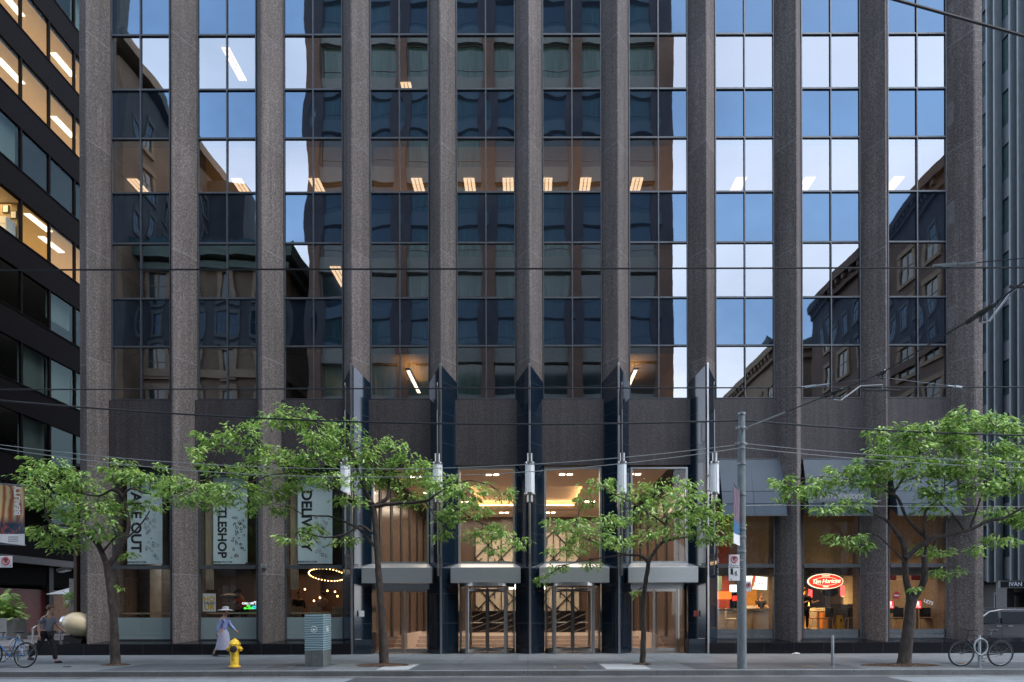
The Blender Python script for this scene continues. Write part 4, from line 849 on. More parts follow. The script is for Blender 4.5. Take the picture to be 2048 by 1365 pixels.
# happy hour poster and lit words on the glass
y = .10; s = MB().box((PX(405.5,y),y,PZ(1222,y)),(PX(431.5,y),y+.005,PZ(1186,y))).build('poster', MT['white']); tag(s, 'white poster reading HAPPY HOUR in yellow and black', 'poster')
X = PX(418.5,y)
text_at('lettering', 'HO', .27, (X,y-.003,PZ(1197.5,y)), MT['yellow'], s, bold=.03, ext=.001); text_at('lettering', 'UR', .27, (X,y-.003,PZ(1213.5,y)), MT['yellow'], s, bold=.03, ext=.001)
text_at('lettering', 'happy', .17, (X,y-.006,PZ(1204.5,y)), MT['ink'], s, shear=.3, ext=.001)
for body, px, py, sz, mt_, lab in (('CALL US!',496,1206,.105,'neon_white','small white lit words above green words in the middle restaurant window'),('416\n861-9872',497,1213.5,.085,'neon_green','small green lit digits beside the person in red'),('OPEN\nTO',513,1205.5,.075,'neon_white','tiny white lit words above blue words beside the stone pier'),('TAKEOUT\nDELIVERY',512,1214,.065,'neon_cyan','small blue lit words at the right of the middle restaurant window')):
    o = text_at('lit_lettering', body, sz, (PX(px,.3),.3,PZ(py,.3)), MT[mt_], None, bold=.02); tag(o, lab, 'lettering')
# ring chandelier, pendant lamp
t = empty('ring_chandelier', (PX(655,2.2),2.2,PZ(1148,2.2)), 0, 'round ring chandelier of glowing bulbs behind the window left of the entrance', 'chandelier'); t.rotation_euler = (R(-17),0,0)
MB().torus((0,0,0), .68, .014, 'z', 40, 6).build('ring', MT['black'], t)
for k in range(34):
    a = 2*math.pi*k/34; o_ = MB().ball((.68*math.cos(a),.68*math.sin(a),-.03), .021, 6).build('bulb', MT['warm_bulb'], t)
for k in range(3): MB().tube([(.68*math.cos(k*2.09),.68*math.sin(k*2.09),0),(0,.4,3.0)], .004, 4).build('cable', MT['black'], t)
t = empty('pendant_lamp', (PX(461,1.6),1.6,PZ(1191,1.6)), 0, 'wide grey oval pendant lamp above the seated pair', 'pendant lamp')
MB().lathe([(.02,.10),(.12,.09),(.36,.02),(.38,-.02),(.33,-.07),(.1,-.09),(.01,-.09)], (0,0,0), 28).build('lamp_shade', MT['midgrey'], t, smooth=True); MB().tube([(0,0,.1),(0,0,3.6)],.008,6).build('cord', MT['black'], t)
# back of the room
random.seed(21)
MB().box((-12.6,6.4,.48),(-9.6,6.6,3.2)).build('room_wall', MT['darkwood'], BLD)
for k, (px, py, y) in enumerate(((610,1178,5),(690-20,1183,5),(655,1181,5.4),(300,1157,3),(640,1195,4),(628,1201,5),(675,1192,4.5))):
    t = empty('hanging_bulb', (PX(px,y),y,PZ(py,y)), 0, ('bare warm bulb in the restaurant, %s' % ('left of the ring chandelier','right of the ring chandelier','directly under the ring chandelier','alone in the leftmost window','low above the table right of the postal box','over the man in the dark jacket','near the edge of the entrance pier')[k]), 'bulb', 'bare bulbs in the restaurant')
    MB().ball((0,0,0), .035, 8).build('bulb', MT['warm_bulb'], t); MB().tube([(0,0,.03),(0,0,3.2)],.004,4).build('cord', MT['black'], t)
for k, px in enumerate((597,635,678)):
    cafe_chair(PX(px,1.35), 1.35, math.pi, ('pale bar chair below the dark jacket man','pale bar chair behind the postal box','pale bar chair beside the entrance pier')[k], 'palewood', z=.78)
tag(MB().lathe([(.001,0),(.17,.0),(.22,.05),(.21,.05),(.001,.012)], (PX(645,.8),.7,1.441), 18, sx=1.3).build('food_bowl', MT['orange']), 'low orange bowl on the window bar right of the postal box', 'bowl')
area('restaurant_light', (-8.2,4.6,3.3), 3, 2.5, 21.8, (1,.5,.2)); area('restaurant_light', (-11.6,4.0,3.4), 3, 2.5, 22, (1,.62,.36)); area('restaurant_light', (-14.2,4.0,3.4), 2, 2.5, 9, (.9,.85,.7))
# reception desk in the lobby
m, n, o = newmat('veined_marble'); p = N(n, "ShaderNodeBsdfPrincipled"); n.links.new(p.outputs[0], o.inputs[0]); p.inputs['Roughness'].default_value = .15
tc = N(n, "ShaderNodeTexCoord"); mp = N(n, "ShaderNodeMapping"); mp.inputs['Rotation'].default_value = (0,R(22),0); n.links.new(tc.outputs['Object'], mp.inputs[0])
wv = N(n, "ShaderNodeTexWave"); wv.wave_type = 'BANDS'; wv.bands_direction = 'Z'; wv.inputs['Scale'].default_value = 1.1; wv.inputs['Distortion'].default_value = 3.5; wv.inputs['Detail'].default_value = 4; n.links.new(mp.outputs[0], wv.inputs['Vector'])
r_ = ramp(n, [(.90,(.012,.011,.013)),(1.0,(.20,.18,.17))]); n.links.new(wv.outputs[0], r_.inputs[0]); n.links.new(r_.outputs[0], p.inputs['Base Color'])
t = empty('reception_desk', (0,0,0), 0, 'long black veined marble reception desk behind the revolving doors', 'desk')
MB().box((-2.9,8.0,zf),(2.85,8.15,1.46)).box((-2.9,8.15,zf),(-2.75,9.2,1.46)).box((2.70,8.15,zf),(2.85,9.2,1.46)).build('front', MT['veined_marble'], t); MB().box((-2.95,7.95,1.46),(2.9,8.5,1.50)).build('desk_top', MT['black'], t)
for sx, lab in ((-.75,'lit square lantern left of centre behind the reception desk'),(.72,'lit square lantern right of centre behind the reception desk')):
    tag(MB().box((sx-.18,9.2,2.62),(sx+.18,9.5,2.84)).build('hanging_lantern', MT['whitelamp']), lab, 'lantern', 'lit lanterns in the lobby'); MB().tube([(sx,9.35,2.84),(sx,9.35,ZC)],.008,4).build('cord', MT['black'], COL.objects['hanging_lantern' if sx < 0 else 'hanging_lantern.001'])
t = empty('exit_sign', (PX(1350,3),3.0,PZ(1191,3)), 0, 'glowing orange exit sign high in the right entrance', 'exit sign')
MB().box((-.26,0,-.12),(.26,.06,.12)).build('housing', MT['orange_light'], t); MB().box((-.02,.0,.121),(.02,.04,ZC-PZ(1191,3))).build('rod', MT['black'], t)
# ================================================================ WALL LANTERNS AND FLAG GRILLES ON THE ENTRANCE PIERS
ordn = ['on the entrance pier furthest left, beside the DELIVERY banner','on the pier between the left swing doors and left revolving door','on the middle pier between the two revolving doors','on the pier between the right revolving door and right swing doors','on the entrance pier next to the first blue grey awning']
for k in range(5):
    x = XP[3+k]; yl = -1.33
    t = empty('wall_lantern', (x,yl,0), 0, 'white cylinder lantern '+ordn[k], 'wall lantern', 'cylinder lanterns on the entrance piers')
    za, zb, zc_, zd = PZ(908,yl), PZ(928,yl), PZ(987,yl), PZ(1005,yl)
    MB().lathe([(.145,zc_),(.145,zb)], (0,0,0), 20).build('lamp_shade', MT['lampwhite'], t, smooth=True)
    MB().lathe([(.095,zb+.03),(.10,za)], (0,0,0), 20).lathe([(.17,zb-.01),(.17,zb+.04)], (0,0,0), 20).build('top_cap', MT['steel'], t, smooth=True)
    MB().lathe([(.10,zd),(.095,zc_-.03)], (0,0,0), 20).lathe([(.17,zc_-.05),(.17,zc_+.01)], (0,0,0), 20).build('bottom_cap', MT['steel'], t, smooth=True)
    mb = MB()
    for q in range(8):
        a = q*math.pi/4+.2; mb.tube([(.15*math.cos(a),.15*math.sin(a),zc_),(.15*math.cos(a),.15*math.sin(a),zb)], .006, 4)
    mb.build('shade_rib', MT['lampwhite'], t)
    MB().tube([(0,0,za),(0,0,8.95)], .022, 8).tube([(0,0,zd),(0,0,2.62)], .022, 8).build('rod', MT['steel'], t)
    MB().box((-.02,0,6.0),(.02,.62,6.04)).box((-.02,0,5.5),(.02,.62,5.54)).build('bracket', MT['steel'], t)
    for (z0, z1, nm) in ((8.05,8.85,'upper_grille'),(2.62,3.32,'lower_grille')):
        g = MB().box((-.012,-.03,z0),(.012,.0,z1)).box((-.012,.50,z0-.0),(.012,.53,z1)).box((-.012,.0,z1-.03),(.012,.5,z1)).box((-.012,.0,z0),(.012,.5,z0+.03))
        for q in range(1,9): g.box((-.006,0,z0+(z1-z0)*q/9-.008),(.006,.5,z0+(z1-z0)*q/9+.008))
        for q in range(1,4): g.box((-.005,.5*q/4-.006,z0+.03),(.005,.5*q/4+.006,z1-.03))
        g.build(nm, MT['darkgrey'], t)
tag(MB().box((XP[3]+.20,-.50,1.28),(XP[3]+.36,-.47,1.48)).build('intercom_panel', MT['white'], bevel=.005), 'small white panel on the dark pier left of the entrance', 'panel')
tag(MB().box((XP[7]-.42,-.42,1.26),(XP[7]-.26,-.39,1.46)).build('notice_panel', MT['redwall'], bevel=.005), 'small red notice on the dark pier right of the entrance', 'notice')

# ================================================================ STREET FURNITURE
pbr('pole_concrete', (.17,.20,.215), .7, var=.22, scale=5, stretch=(3,3,.8), bump=.15); pbr('galv', (.26,.29,.31), .45, .6, var=.15)
pbr('hydrant_yellow', (.76,.50,.03), .5, var=.30, scale=12, bump=.4, bscale=30); pbr('rust', (.14,.08,.05), .85, var=.3, scale=14)
def utility_pole(x, y, H, lab, r0=.112, r1=.088):
    t = empty('utility_pole', (x,y,0), 0, lab, 'utility pole', 'concrete utility poles at the kerb')
    MB().lathe([(r0,0),(r0*.98,1.5),((r0+r1)/2,H*.55),(r1,H-.05),(r1*.95,H)], (0,0,0), 24).build('pole', MT['pole_concrete'], t, smooth=True)
    mb = MB()
    for z in (H-.02,H-.36,H-.75,H-1.25,H-2.0,2.9,3.25,3.45):
        if 0 < z < H+.1: rr = r0+(r1-r0)*z/H; mb.lathe([(rr+.004,z-.03),(rr+.012,z-.025),(rr+.012,z+.025),(rr+.004,z+.03)], (0,0,0), 24)
    for z in (H-.36,H-.75,H-2.0): mb.box((r1,-.02,z-.03),(r1+.06,.02,z+.03)).box((-r1-.06,-.02,z-.03),(-r1,.02,z+.03))
    mb.build('clamp_band', MT['galv'], t, smooth=True)
    return t
PX1, PY1 = PX(1483.5,-6.24+.15), -5.95
UP1 = utility_pole(PX(1483.5,PY1), PY1, 6.30, 'grey concrete utility pole with parking signs standing before the coffee shop')
UP2 = utility_pole(PX(-17,PY1), PY1, 7.6, 'concrete utility pole just outside the left edge holding the colourful banner')
def sign_plate(name, px0, px1, py0, py1, y, lab, cat='sign', grp=None, holder=None):
    x0, x1, z0, z1 = PX(px0,y), PX(px1,y), PZ(py1,y), PZ(py0,y)
    o = MB().box((x0,y,z0),(x1,y+.008,z1)).build(name, MT['signwhite'], bevel=.004); tag(o, lab, cat, grp)
    return o, (x0+x1)/2, (z0+z1)/2, x1-x0, z1-z0
def nopark(o, cx, cz, y, r, letter='P'):
    MB().torus((cx,y-.004,cz), r, r*.13, 'y', 26, 6).build('red_ring', MT['redpaint'], o)
    text_at('letter', letter, r*1.55, (cx,y-.004,cz), MT['ink'], o, bold=.03, ext=.001)
    MB().box((-r,-.006,-.1*r),(r,-.002,.1*r)).xf(Matrix.Translation((cx,y-.004,cz)) @ Matrix.Rotation(R(45),4,'Y')).build('red_bar', MT['redpaint'], o)
def arrow(o, cx, cz, y, s, d):
    MB().poly([(cx+d*s,y-.003,cz),(cx-d*s,y-.003,cz+s*.8),(cx-d*s,y-.003,cz-s*.8)]).build('arrow', MT['ink'], o, fixn=False)
ys = PY1-.17
o, cx, cz, w_, h_ = sign_plate('parking_sign', 1458, 1479.5, 1111, 1132, ys, 'small white no parking sign, upper of two on the left of the pole', grp='white street signs'); nopark(o, cx, cz+.02, ys, .075); arrow(o, cx-.08, cz-.10, ys, .018, -1)
MB().box((cx-.02,ys+.009,cz-.02),(PX(1483,PY1),ys+.04,cz+.02)).build('bracket', MT['galv'], o)
o, cx, cz, w_, h_ = sign_plate('loading_sign', 1457.5, 1480, 1133, 1163, ys, 'white loading zone sign with a pushing figure, lower on the left of the pole', grp='white street signs')
text_at('lettering', 'LOADING ZONE', .032, (cx,ys-.003,cz+.15), MT['ink'], o, bold=.02, ext=.001)
MB().box((cx-.09,ys-.004,cz-.02),(cx-.03,ys-.001,cz+.12)).box((cx-.09,ys-.004,cz-.03),(cx-.0,ys-.001,cz-.02)).ball((cx+.045,ys-.002,cz+.045), .014, 8, (1,.2,1)).box((cx+.03,ys-.004,cz-.01),(cx+.055,ys-.001,cz+.03)).tube([(cx+.04,ys-.002,cz-.01),(cx+.02,ys-.002,cz-.06)],.007,5).tube([(cx+.045,ys-.002,cz-.01),(cx+.07,ys-.002,cz-.06)],.007,5).tube([(cx+.04,ys-.002,cz+.025),(cx+.0,ys-.002,cz+.02)],.006,5).build('pictogram', MT['ink'], o); arrow(o, cx-.08, cz-.15, ys, .018, -1)
MB().box((cx-.02,ys+.009,cz+.10),(PX(1483,PY1),ys+.04,cz+.13)).build('bracket', MT['galv'], o)
yr = PY1-.05
o, cx, cz, w_, h_ = sign_plate('parking_sign', 1492, 1502.5, 1164, 1184.5, yr, 'narrow white no standing sign alone on the right side of the pole', grp='white street signs'); MB().torus((cx,yr-.004,cz+.03), .048, .008, 'y', 20, 5).tube([(cx-.03,yr-.005,cz+.06),(cx+.03,yr-.005,cz)],.006,5).build('red_ring', MT['redpaint'], o); MB().box((cx-.015,yr-.003,cz+.0),(cx+.015,yr-.001,cz+.06)).build('pictogram', MT['ink'], o); arrow(o, cx+.03, cz-.09, yr, .012, 1)
o, cx, cz, w_, h_ = sign_plate('parking_sign', -8, 24.5, 1110, 1133, -6.0, 'white no parking sign with a red ring at the left edge', grp='white street signs'); nopark(o, cx+.05, cz+.02, -6.0, .09); arrow(o, cx+.17, cz-.10, -6.0, .02, 1)
MB().box((cx-.1,-5.99,cz-.02),(PX(-17,PY1),-5.96,cz+.02)).build('bracket', MT['galv'], o)
# banners: a colourful one left, one seen almost edge on right
def banner_mat(name, seed):
    m, n, o = newmat(name); p = N(n, "ShaderNodeBsdfPrincipled"); n.links.new(p.outputs[0], o.inputs[0]); p.inputs['Roughness'].default_value = .6
    tc = N(n, "ShaderNodeTexCoord"); sp = N(n, "ShaderNodeSeparateXYZ"); n.links.new(tc.outputs['Generated'], sp.inputs[0])
    ns = N(n, "ShaderNodeTexNoise"); ns.inputs['Scale'].default_value = 4; n.links.new(tc.outputs['Generated'], ns.inputs['Vector'])
    wv = N(n, "ShaderNodeTexWave"); wv.inputs['Scale'].default_value = 1.3; wv.inputs['Distortion'].default_value = 6; n.links.new(tc.outputs['Generated'], wv.inputs['Vector'])
    top = ramp(n, [(0,(.34,.09,.06)),(.35,(.50,.22,.08)),(.7,(.62,.44,.16)),(1,(.62,.54,.34))] if seed == 1 else [(0,(.12,.05,.08)),(.4,(.18,.10,.15)),(.7,(.30,.28,.32)),(1,(.14,.07,.12))]); n.links.new(wv.outputs[0], top.inputs[0])
    vo = N(n, "ShaderNodeTexVoronoi"); vo.inputs['Scale'].default_value = 9; n.links.new(tc.outputs['Generated'], vo.inputs['Vector'])
    bot = ramp(n, [(0,(.55,.15,.05)),(.3,(.30,.06,.04)),(.5,(.02,.05,.10)),(1,(.01,.03,.06))] if seed == 1 else [(0,(.05,.18,.34)),(1,(.03,.09,.20))]); n.links.new(vo.outputs['Distance'], bot.inputs[0])
    mx = N(n, "ShaderNodeMix", data_type='RGBA'); f = N(n, "ShaderNodeMapRange"); f.inputs[1].default_value = .42; f.inputs[2].default_value = .55; n.links.new(math_node(n, 'ADD', sp.outputs[2], math_node(n, 'MULTIPLY', ns.outputs[0], .12)), f.inputs[0])
    n.links.new(f.outputs[0], mx.inputs[0]); n.links.new(bot.outputs[0], mx.inputs[6]); n.links.new(top.outputs[0], mx.inputs[7])
    m2 = N(n, "ShaderNodeMix", data_type='RGBA'); n.links.new(math_node(n, 'GREATER_THAN', sp.outputs[2], .19), m2.inputs[0]); m2.inputs[6].default_value = (.72,.74,.76,1); n.links.new(mx.outputs[2], m2.inputs[7])
    n.links.new(m2.outputs[2], p.inputs['Base Color']); return m
banner_mat('banner_print', 1)
def curved_banner(name, p0, p1, ztop, zbot, mat, lab, slant=0):
    mb = MB(); n_ = 8; k = 10; d = Vector((p1[0]-p0[0],p1[1]-p0[1],0)); nr = Vector((-d.y,d.x,0)).normalized()
    for s in (0,1):
        for j in range(k+1):
            for i in range(n_+1):
                u = i/n_; v = j/k; b = .05*math.sin(math.pi*u)*math.sin(math.pi*v)+.004*s
                mb.v.append((p0[0]+d.x*u+nr.x*b, p0[1]+d.y*u+nr.y*b, zbot+(ztop-zbot)*v+slant*u))
    w1 = (n_+1)*(k+1)
    for s in (0,1):
        for j in range(k):
            for i in range(n_): a = s*w1+j*(n_+1)+i; q = [a,a+1,a+n_+2,a+n_+1]; mb.f.append(q if s else q[::-1]); mb.m.append(0)
    o = mb.build(name, MT[mat], smooth=True, fixn=False); tag(o, lab, 'banner'); return o
yb = -5.97; o = curved_banner('street_banner', (PX(-6,yb),yb), (PX(51,yb),yb-.02), PZ(966,yb), PZ(1082,yb), 'banner_print', 'colourful orange and blue street banner with upright white letters, left edge', -.09)
text_at('lettering', 'BEAUTY', .20, (PX(40,yb),yb-.06,PZ(1000,yb)), MT['signwhite'], o, rot=R(90), bold=.03, ext=.001)
for k in range(3): MB().box((PX(20,yb),yb-.05,PZ(1072+k*4,yb)),(PX(40,yb),yb-.045,PZ(1073.3+k*4,yb))).build('printed_line', MT['ink'], o)
MB().tube([(PX(-17,yb),yb+.05,PZ(964,yb)),(PX(51,yb),yb+.05,PZ(969,yb))],.016,6).tube([(PX(-17,yb),yb+.05,PZ(1085,yb)),(PX(48,yb),yb+.05,PZ(1088,yb))],.016,6).build('banner_arm', MT['galv'], o)
m = banner_mat('banner_print_blue', 2)
o = curved_banner('street_banner', (PX(1464,PY1-.5),PY1-.62), (PX(1478,PY1),PY1-.08), PZ(985,PY1), PZ(1094,PY1), 'banner_print_blue', 'narrow street banner seen edge on at the left of the concrete pole')
MB().tube([(PX(1478,PY1),PY1-.05,PZ(984,PY1)),(PX(1464,PY1-.5),PY1-.62,PZ(984,PY1)+.05)],.014,6).build('banner_arm', MT['galv'], o)

# hydrant
hx, hy = PX(469,-5.5), -5.5
t = empty('fire_hydrant', (hx,hy,0), 0, 'yellow fire hydrant with a black side cap at the kerb', 'fire hydrant')
MB().lathe([(.135,.03),(.135,.07),(.105,.075),(.095,.10),(.105,.42),(.112,.53),(.118,.56),(.118,.60),(.10,.62)], (0,0,0), 24).build('barrel', MT['hydrant_yellow'], t, smooth=True)
MB().lathe([(.125,.60),(.128,.63),(.115,.645),(.10,.70),(.06,.735),(.03,.745),(.03,.775),(.001,.775)], (0,0,0), 24).build('bonnet', MT['hydrant_yellow'], t, smooth=True)
MB().lathe([(.15,0),(.15,.03),(.135,.045)], (0,0,0), 20).build('base_flange', MT['rust'], t, smooth=True)
p_ = MB().lathe([(.05,-.10),(.06,-.17),(.085,-.18),(.085,-.225),(.05,-.235)], (0,0,0), 18, 'y').xf(Matrix.Translation((-.02,0,.50)) @ Matrix.Rotation(R(180),4,'Z') @ Matrix.Rotation(R(25),4,'Z')); p_.build('black_cap', MT['black'], t, smooth=True)
for v in (1,-1):
    MB().lathe([(.045,.08),(.05,.13),(.062,.135),(.062,.17),(.03,.175),(.022,.175),(.02,.205),(.001,.205)], (0,0,.50), 14, 'x', sx=1).xf(Matrix.Rotation(0 if v > 0 else math.pi,4,'Z')).build('side_cap', MT['hydrant_yellow'], t, smooth=True)
mb = MB()
for q in range(8): a = q*math.pi/4; mb.lathe([(.012,.585),(.012,.66)], (.128*math.cos(a),.128*math.sin(a),0), 6)
mb.build('flange_bolt', MT['hydrant_yellow'], t)

# postal relay box with wave pattern
m, n, o_ = newmat('wave_print'); p = N(n, "ShaderNodeBsdfPrincipled"); n.links.new(p.outputs[0], o_.inputs[0]); p.inputs['Roughness'].default_value = .45
tc = N(n, "ShaderNodeTexCoord"); mp = N(n, "ShaderNodeMapping"); mp.inputs['Scale'].default_value = (1.2,1.2,4.2); n.links.new(tc.outputs['Object'], mp.inputs[0])
wv = N(n, "ShaderNodeTexWave"); wv.bands_direction = 'Z'; wv.inputs['Scale'].default_value = 1.25; wv.inputs['Distortion'].default_value = 5.5; wv.inputs['Detail'].default_value = 1; wv.inputs['Detail Scale'].default_value = .9; n.links.new(mp.outputs[0], wv.inputs['Vector'])
r_ = ramp(n, [(.40,(.11,.19,.225)),(.72,(.135,.235,.27)),(.88,(.38,.52,.56))]); n.links.new(wv.outputs[0], r_.inputs[0]); n.links.new(r_.outputs[0], p.inputs['Base Color'])
bx0, bx1, by0 = PX(609,-5.1), PX(646.5,-5.1), -5.1
t = empty('postal_box', ((bx0+bx1)/2,by0+.3,0), 0, 'tall grey blue wave patterned postal box with a round wing emblem', 'postal box')
hw = (bx1-bx0)/2; MB().box((-hw,-.3,.42),(hw,.3,1.37)).build('cabinet', MT['wave_print'], t, bevel=.008)
pbr('plank', (.13,.15,.155), .7, var=.15); mb = MB()
for k in range(8): a = -hw+2*hw*k/8; mb.box((a+.004,-.297,.0),(a+2*hw/8-.004,.297,.418))
mb.build('slatted_base', MT['plank'], t); MB().box((-hw+.01,-.28,.01),(hw-.01,.28,.41)).build('inner_base', MT['black'], t)
mb = MB().torus((0,-.305,.98), .078, .006, 'y', 30, 5); mb.build('emblem_ring', MT['signwhite'], t)
MB().poly([(-.045,-.304,1.015),(.055,-.304,.985),(.05,-.304,.965),(-.045,-.304,.93),(-.02,-.304,.972)]).build('emblem_wing', MT['signwhite'], t, fixn=False)
MB().torus((0,-.305,.98), .078, .006, 'y', 30, 5).poly([(-.045,-.304,1.015),(.055,-.304,.985),(.05,-.304,.965),(-.045,-.304,.93),(-.02,-.304,.972)]).xf(Matrix.Translation((hw-.30,0,0)) @ Matrix.Rotation(R(90),4,'Z')).build('side_emblem', MT['signwhite'], t, fixn=False)

# bollards / bicycle posts
def post(px, y, H, lab, ring=None, r=.034):
    t = empty('bicycle_post', (PX(px,y),y,0), 0, lab, 'bicycle post', 'steel bicycle posts on the pavement')
    MB().lathe([(r+.03,0),(r+.03,.012),(r,.02),(r,H-.015),(r*.7,H)], (0,0,0), 16).build('post', MT['galv'], t, smooth=True)
    if ring is not None:
        mb = MB().torus((0,0,0), .20, .021, 'y', 36, 8); mb.xf(Matrix.Translation((0,-.045,H-.28)) @ Matrix.Rotation(ring,4,'Z')); mb.build('ring', MT['galv'], t, smooth=True)
post(1665, -5.55, .80, 'plain upright steel post standing alone before the oval shop sign'); post(1958.5, -5.72, .80, 'ring topped steel post leaning against the black bicycle', R(12)); post(37, -5.0, .85, 'steel post behind the blue bicycle at the left edge', R(88))
tag(MB().ball((0,0,.03), .05, 8, (1.6,.8,.6)).ball((.10,.02,.025), .04, 8, (1,1.2,.6)).ball((-.09,.03,.02), .03, 8, (1.3,1,.5)).build('litter', MT['white'], loc=(PX(1592,-1.1),-1.1,0)), 'crumpled white paper litter at the foot of the dark plinth', 'litter')
tag(MB().lathe([(.03,0),(.05,.0),(.09,.012),(.10,.0)], (0,0,0), 12).build('manhole_lid', MT['black'], loc=(PX(133,-5.0),-5.0,.004)), 'small black lid in the pavement near the left tree', 'lid')

# lamps fixed to the granite
t = empty('floodlight', (XP[0]-PW-.2,-.52,PZ(1139,-.6)), 0, 'black floodlight on the left corner of the granite building', 'floodlight')
MB().box((-.16,-.30,-.03),(.16,-.02,.07)).xf(Matrix.Rotation(R(-14),4,'Y')).build('housing', MT['black'], t, bevel=.01); MB().box((-.14,-.28,-.045),(.14,-.04,-.031)).xf(Matrix.Rotation(R(-14),4,'Y')).build('lens', MT['white'], t); MB().box((-.03,-.04,-.02),(.03,.05,.02)).build('bracket', MT['black'], t)
t = empty('arm_light', (XP[2]-.02,-PD+.02,PZ(1131,-.8)), 0, 'small spotlight on a long arm fixed to the third granite pier', 'spotlight')
MB().box((-.02,-.07,-.07),(.14,.05,.08)).build('box', MT['midgrey'], t, bevel=.01); MB().tube([(-.02,-.03,0),(-.25,-.12,.06),(-.42,-.16,.09)], .010, 6).build('arm', MT['black'], t); MB().box((-.47,-.2,.07),(-.38,-.12,.11)).build('lamp_head', MT['black'], t)

# plaza things: egg shaped sculpture, railing, planter, parasol, kiosk, hanging pot
t = empty('egg_sculpture', (PX(160,-.40),-.40,PZ(1247,-.4)), 0, 'large cream egg shaped sculpture beside the left corner of the granite building', 'sculpture'); t.rotation_euler = (0,R(14),0)
pbr('cream', (.52,.43,.27), .38, var=.12, scale=2)
prof = [(max(.001,.40*math.sin(math.pi*i/18)**.9*(1+.06*math.cos(math.pi*i/18))), -.52*math.cos(math.pi*i/18)) for i in range(19)]
MB().lathe(prof, (0,0,0), 30, 'x').build('egg', MT['cream'], t, smooth=True)
MB().lathe([(.20,-.53),(.21,-.52),(.225,-.42),(.215,-.41)], (0,-.03,.01), 26, 'x').build('steel_collar', MT['steel'], t, smooth=True)
MB().tube([(-.2,0,-.33),(-.2,0,-.52)],.03,8).tube([(.2,0,-.33),(.2,0,-.48)],.03,8).tube([(-.3,0,-.48),(.3,0,-.42)],.03,8).box((-.32,-.15,-.66),(.3,.15,-.46)).build('stand', MT['black'], t)
t = empty('handrail', (PX(66,-.7),-.7,0), 0, 'bent steel handrail at the plaza steps', 'handrail')
MB().tube([(0,0,.2),(0,0,.93),(0.02,.08,.98),(0.02,1.0,1.12),(0.02,1.08,1.08),(0.02,1.1,.30)], .03, 10).build('rail', MT['steel'], t, smooth=True)
t = empty('planter', (PX(6,4.6),4.6,.30), 0, 'square grey planter overflowing with green plants at the left edge', 'planter')
MB().box((-.9,-.5,0),(.62,.5,.92)).build('tub', MT['concrete'], t, bevel=.02)
t = empty('parasol', (PX(150,7.5),7.5,.30), 0, 'white café parasol beyond the left corner of the granite building', 'parasol')
MB().lathe([(1.1,2.02),(.02,2.42),(.001,2.43)], (0,0,0), 8).build('canopy', MT['white'], t); MB().tube([(0,0,0),(0,0,2.4)],.025,8).build('pole', MT['darkgrey'], t)
t = empty('kiosk', (PX(153,3.6),3.6,.30), 0, 'grey upright kiosk panel with a narrow black screen beside the corner pier', 'kiosk')
MB().box((-.22,-.1,0),(.35,.1,2.55)).build('panel', MT['tile_grey'], t); MB().box((.05,-.14,.5),(.26,-.101,1.7)).build('screen', MT['black'], t); MB().box((.09,-.15,1.70),(.2,-.11,1.95)).build('notice', MT['white'], t)
t = empty('hanging_pot', (PX(139,3.2),3.2,PZ(1204,3.2)), 0, 'white flower pot with trailing plant hung beside the kiosk', 'flower pot')
MB().lathe([(.07,-.1),(.11,.08),(.10,.09)], (0,0,0), 14).build('pot', MT['white'], t); MB().tube([(0,0,.5),(0,0,.1)],.006,4).build('hanger', MT['black'], t)

# covers let into the pavement
for k, (px, y, a, b, lab) in enumerate(((1600,-5.3,.35,.25,'rectangular steel cover in the dark pavers right of the concrete pole'),(560,-5.2,.3,.3,'square steel cover between the hydrant and the postal box'),(1140,-5.4,.4,.25,'rectangular steel cover in the pavers before the right revolving door'))):
    c_ = MB().box((PX(px,y)-a,y-b,.005),(PX(px,y)+a,y+b,.012)).build('service_cover', MT['midgrey']); tag(c_, lab, 'cover', 'steel covers in the pavement'); MB().box((PX(px,y)-a+.03,y-b+.03,.0121),(PX(px,y)+a-.03,y+b-.03,.016)).build('lid', MT['darkgrey'], c_)
# ================================================================ TREES AND PLANTS
def leafmat(name, lo, hi):
    m, n, o = newmat(name); g = N(n, "ShaderNodeNewGeometry"); r_ = ramp(n, [(0,lo),(.55,[(a+b)/2 for a,b in zip(lo,hi)]),(1,hi)]); n.links.new(g.outputs['Random Per Island'], r_.inputs[0])
    d = N(n, "ShaderNodeBsdfDiffuse"); t = N(n, "ShaderNodeBsdfTranslucent"); gl = N(n, "ShaderNodeBsdfGlossy"); gl.inputs['Roughness'].default_value = .45; gl.inputs[0].default_value = (.6,.7,.7,1)
    n.links.new(r_.outputs[0], d.inputs[0]); n.links.new(r_.outputs[0], t.inputs[0])
    a = N(n, "ShaderNodeMixShader"); a.inputs[0].default_value = .42; n.links.new(d.outputs[0], a.inputs[1]); n.links.new(t.outputs[0], a.inputs[2])
    b = N(n, "ShaderNodeMixShader"); b.inputs[0].default_value = .06; n.links.new(a.outputs[0], b.inputs[1]); n.links.new(gl.outputs[0], b.inputs[2]); n.links.new(b.outputs[0], o.inputs[0]); return m
leafmat('leaf', (.11,.27,.045), (.58,.76,.20))
leafmat('leaf_dark', (.09,.23,.035), (.48,.66,.16))
pbr('bark', (.060,.048,.042), .95, var=.45, scale=9, bump=1.0, bscale=16, stretch=(1.5,1.5,.6))
pbr('mulch', (.12,.075,.05), .95, var=.5, scale=22, bump=1.0, bscale=50)
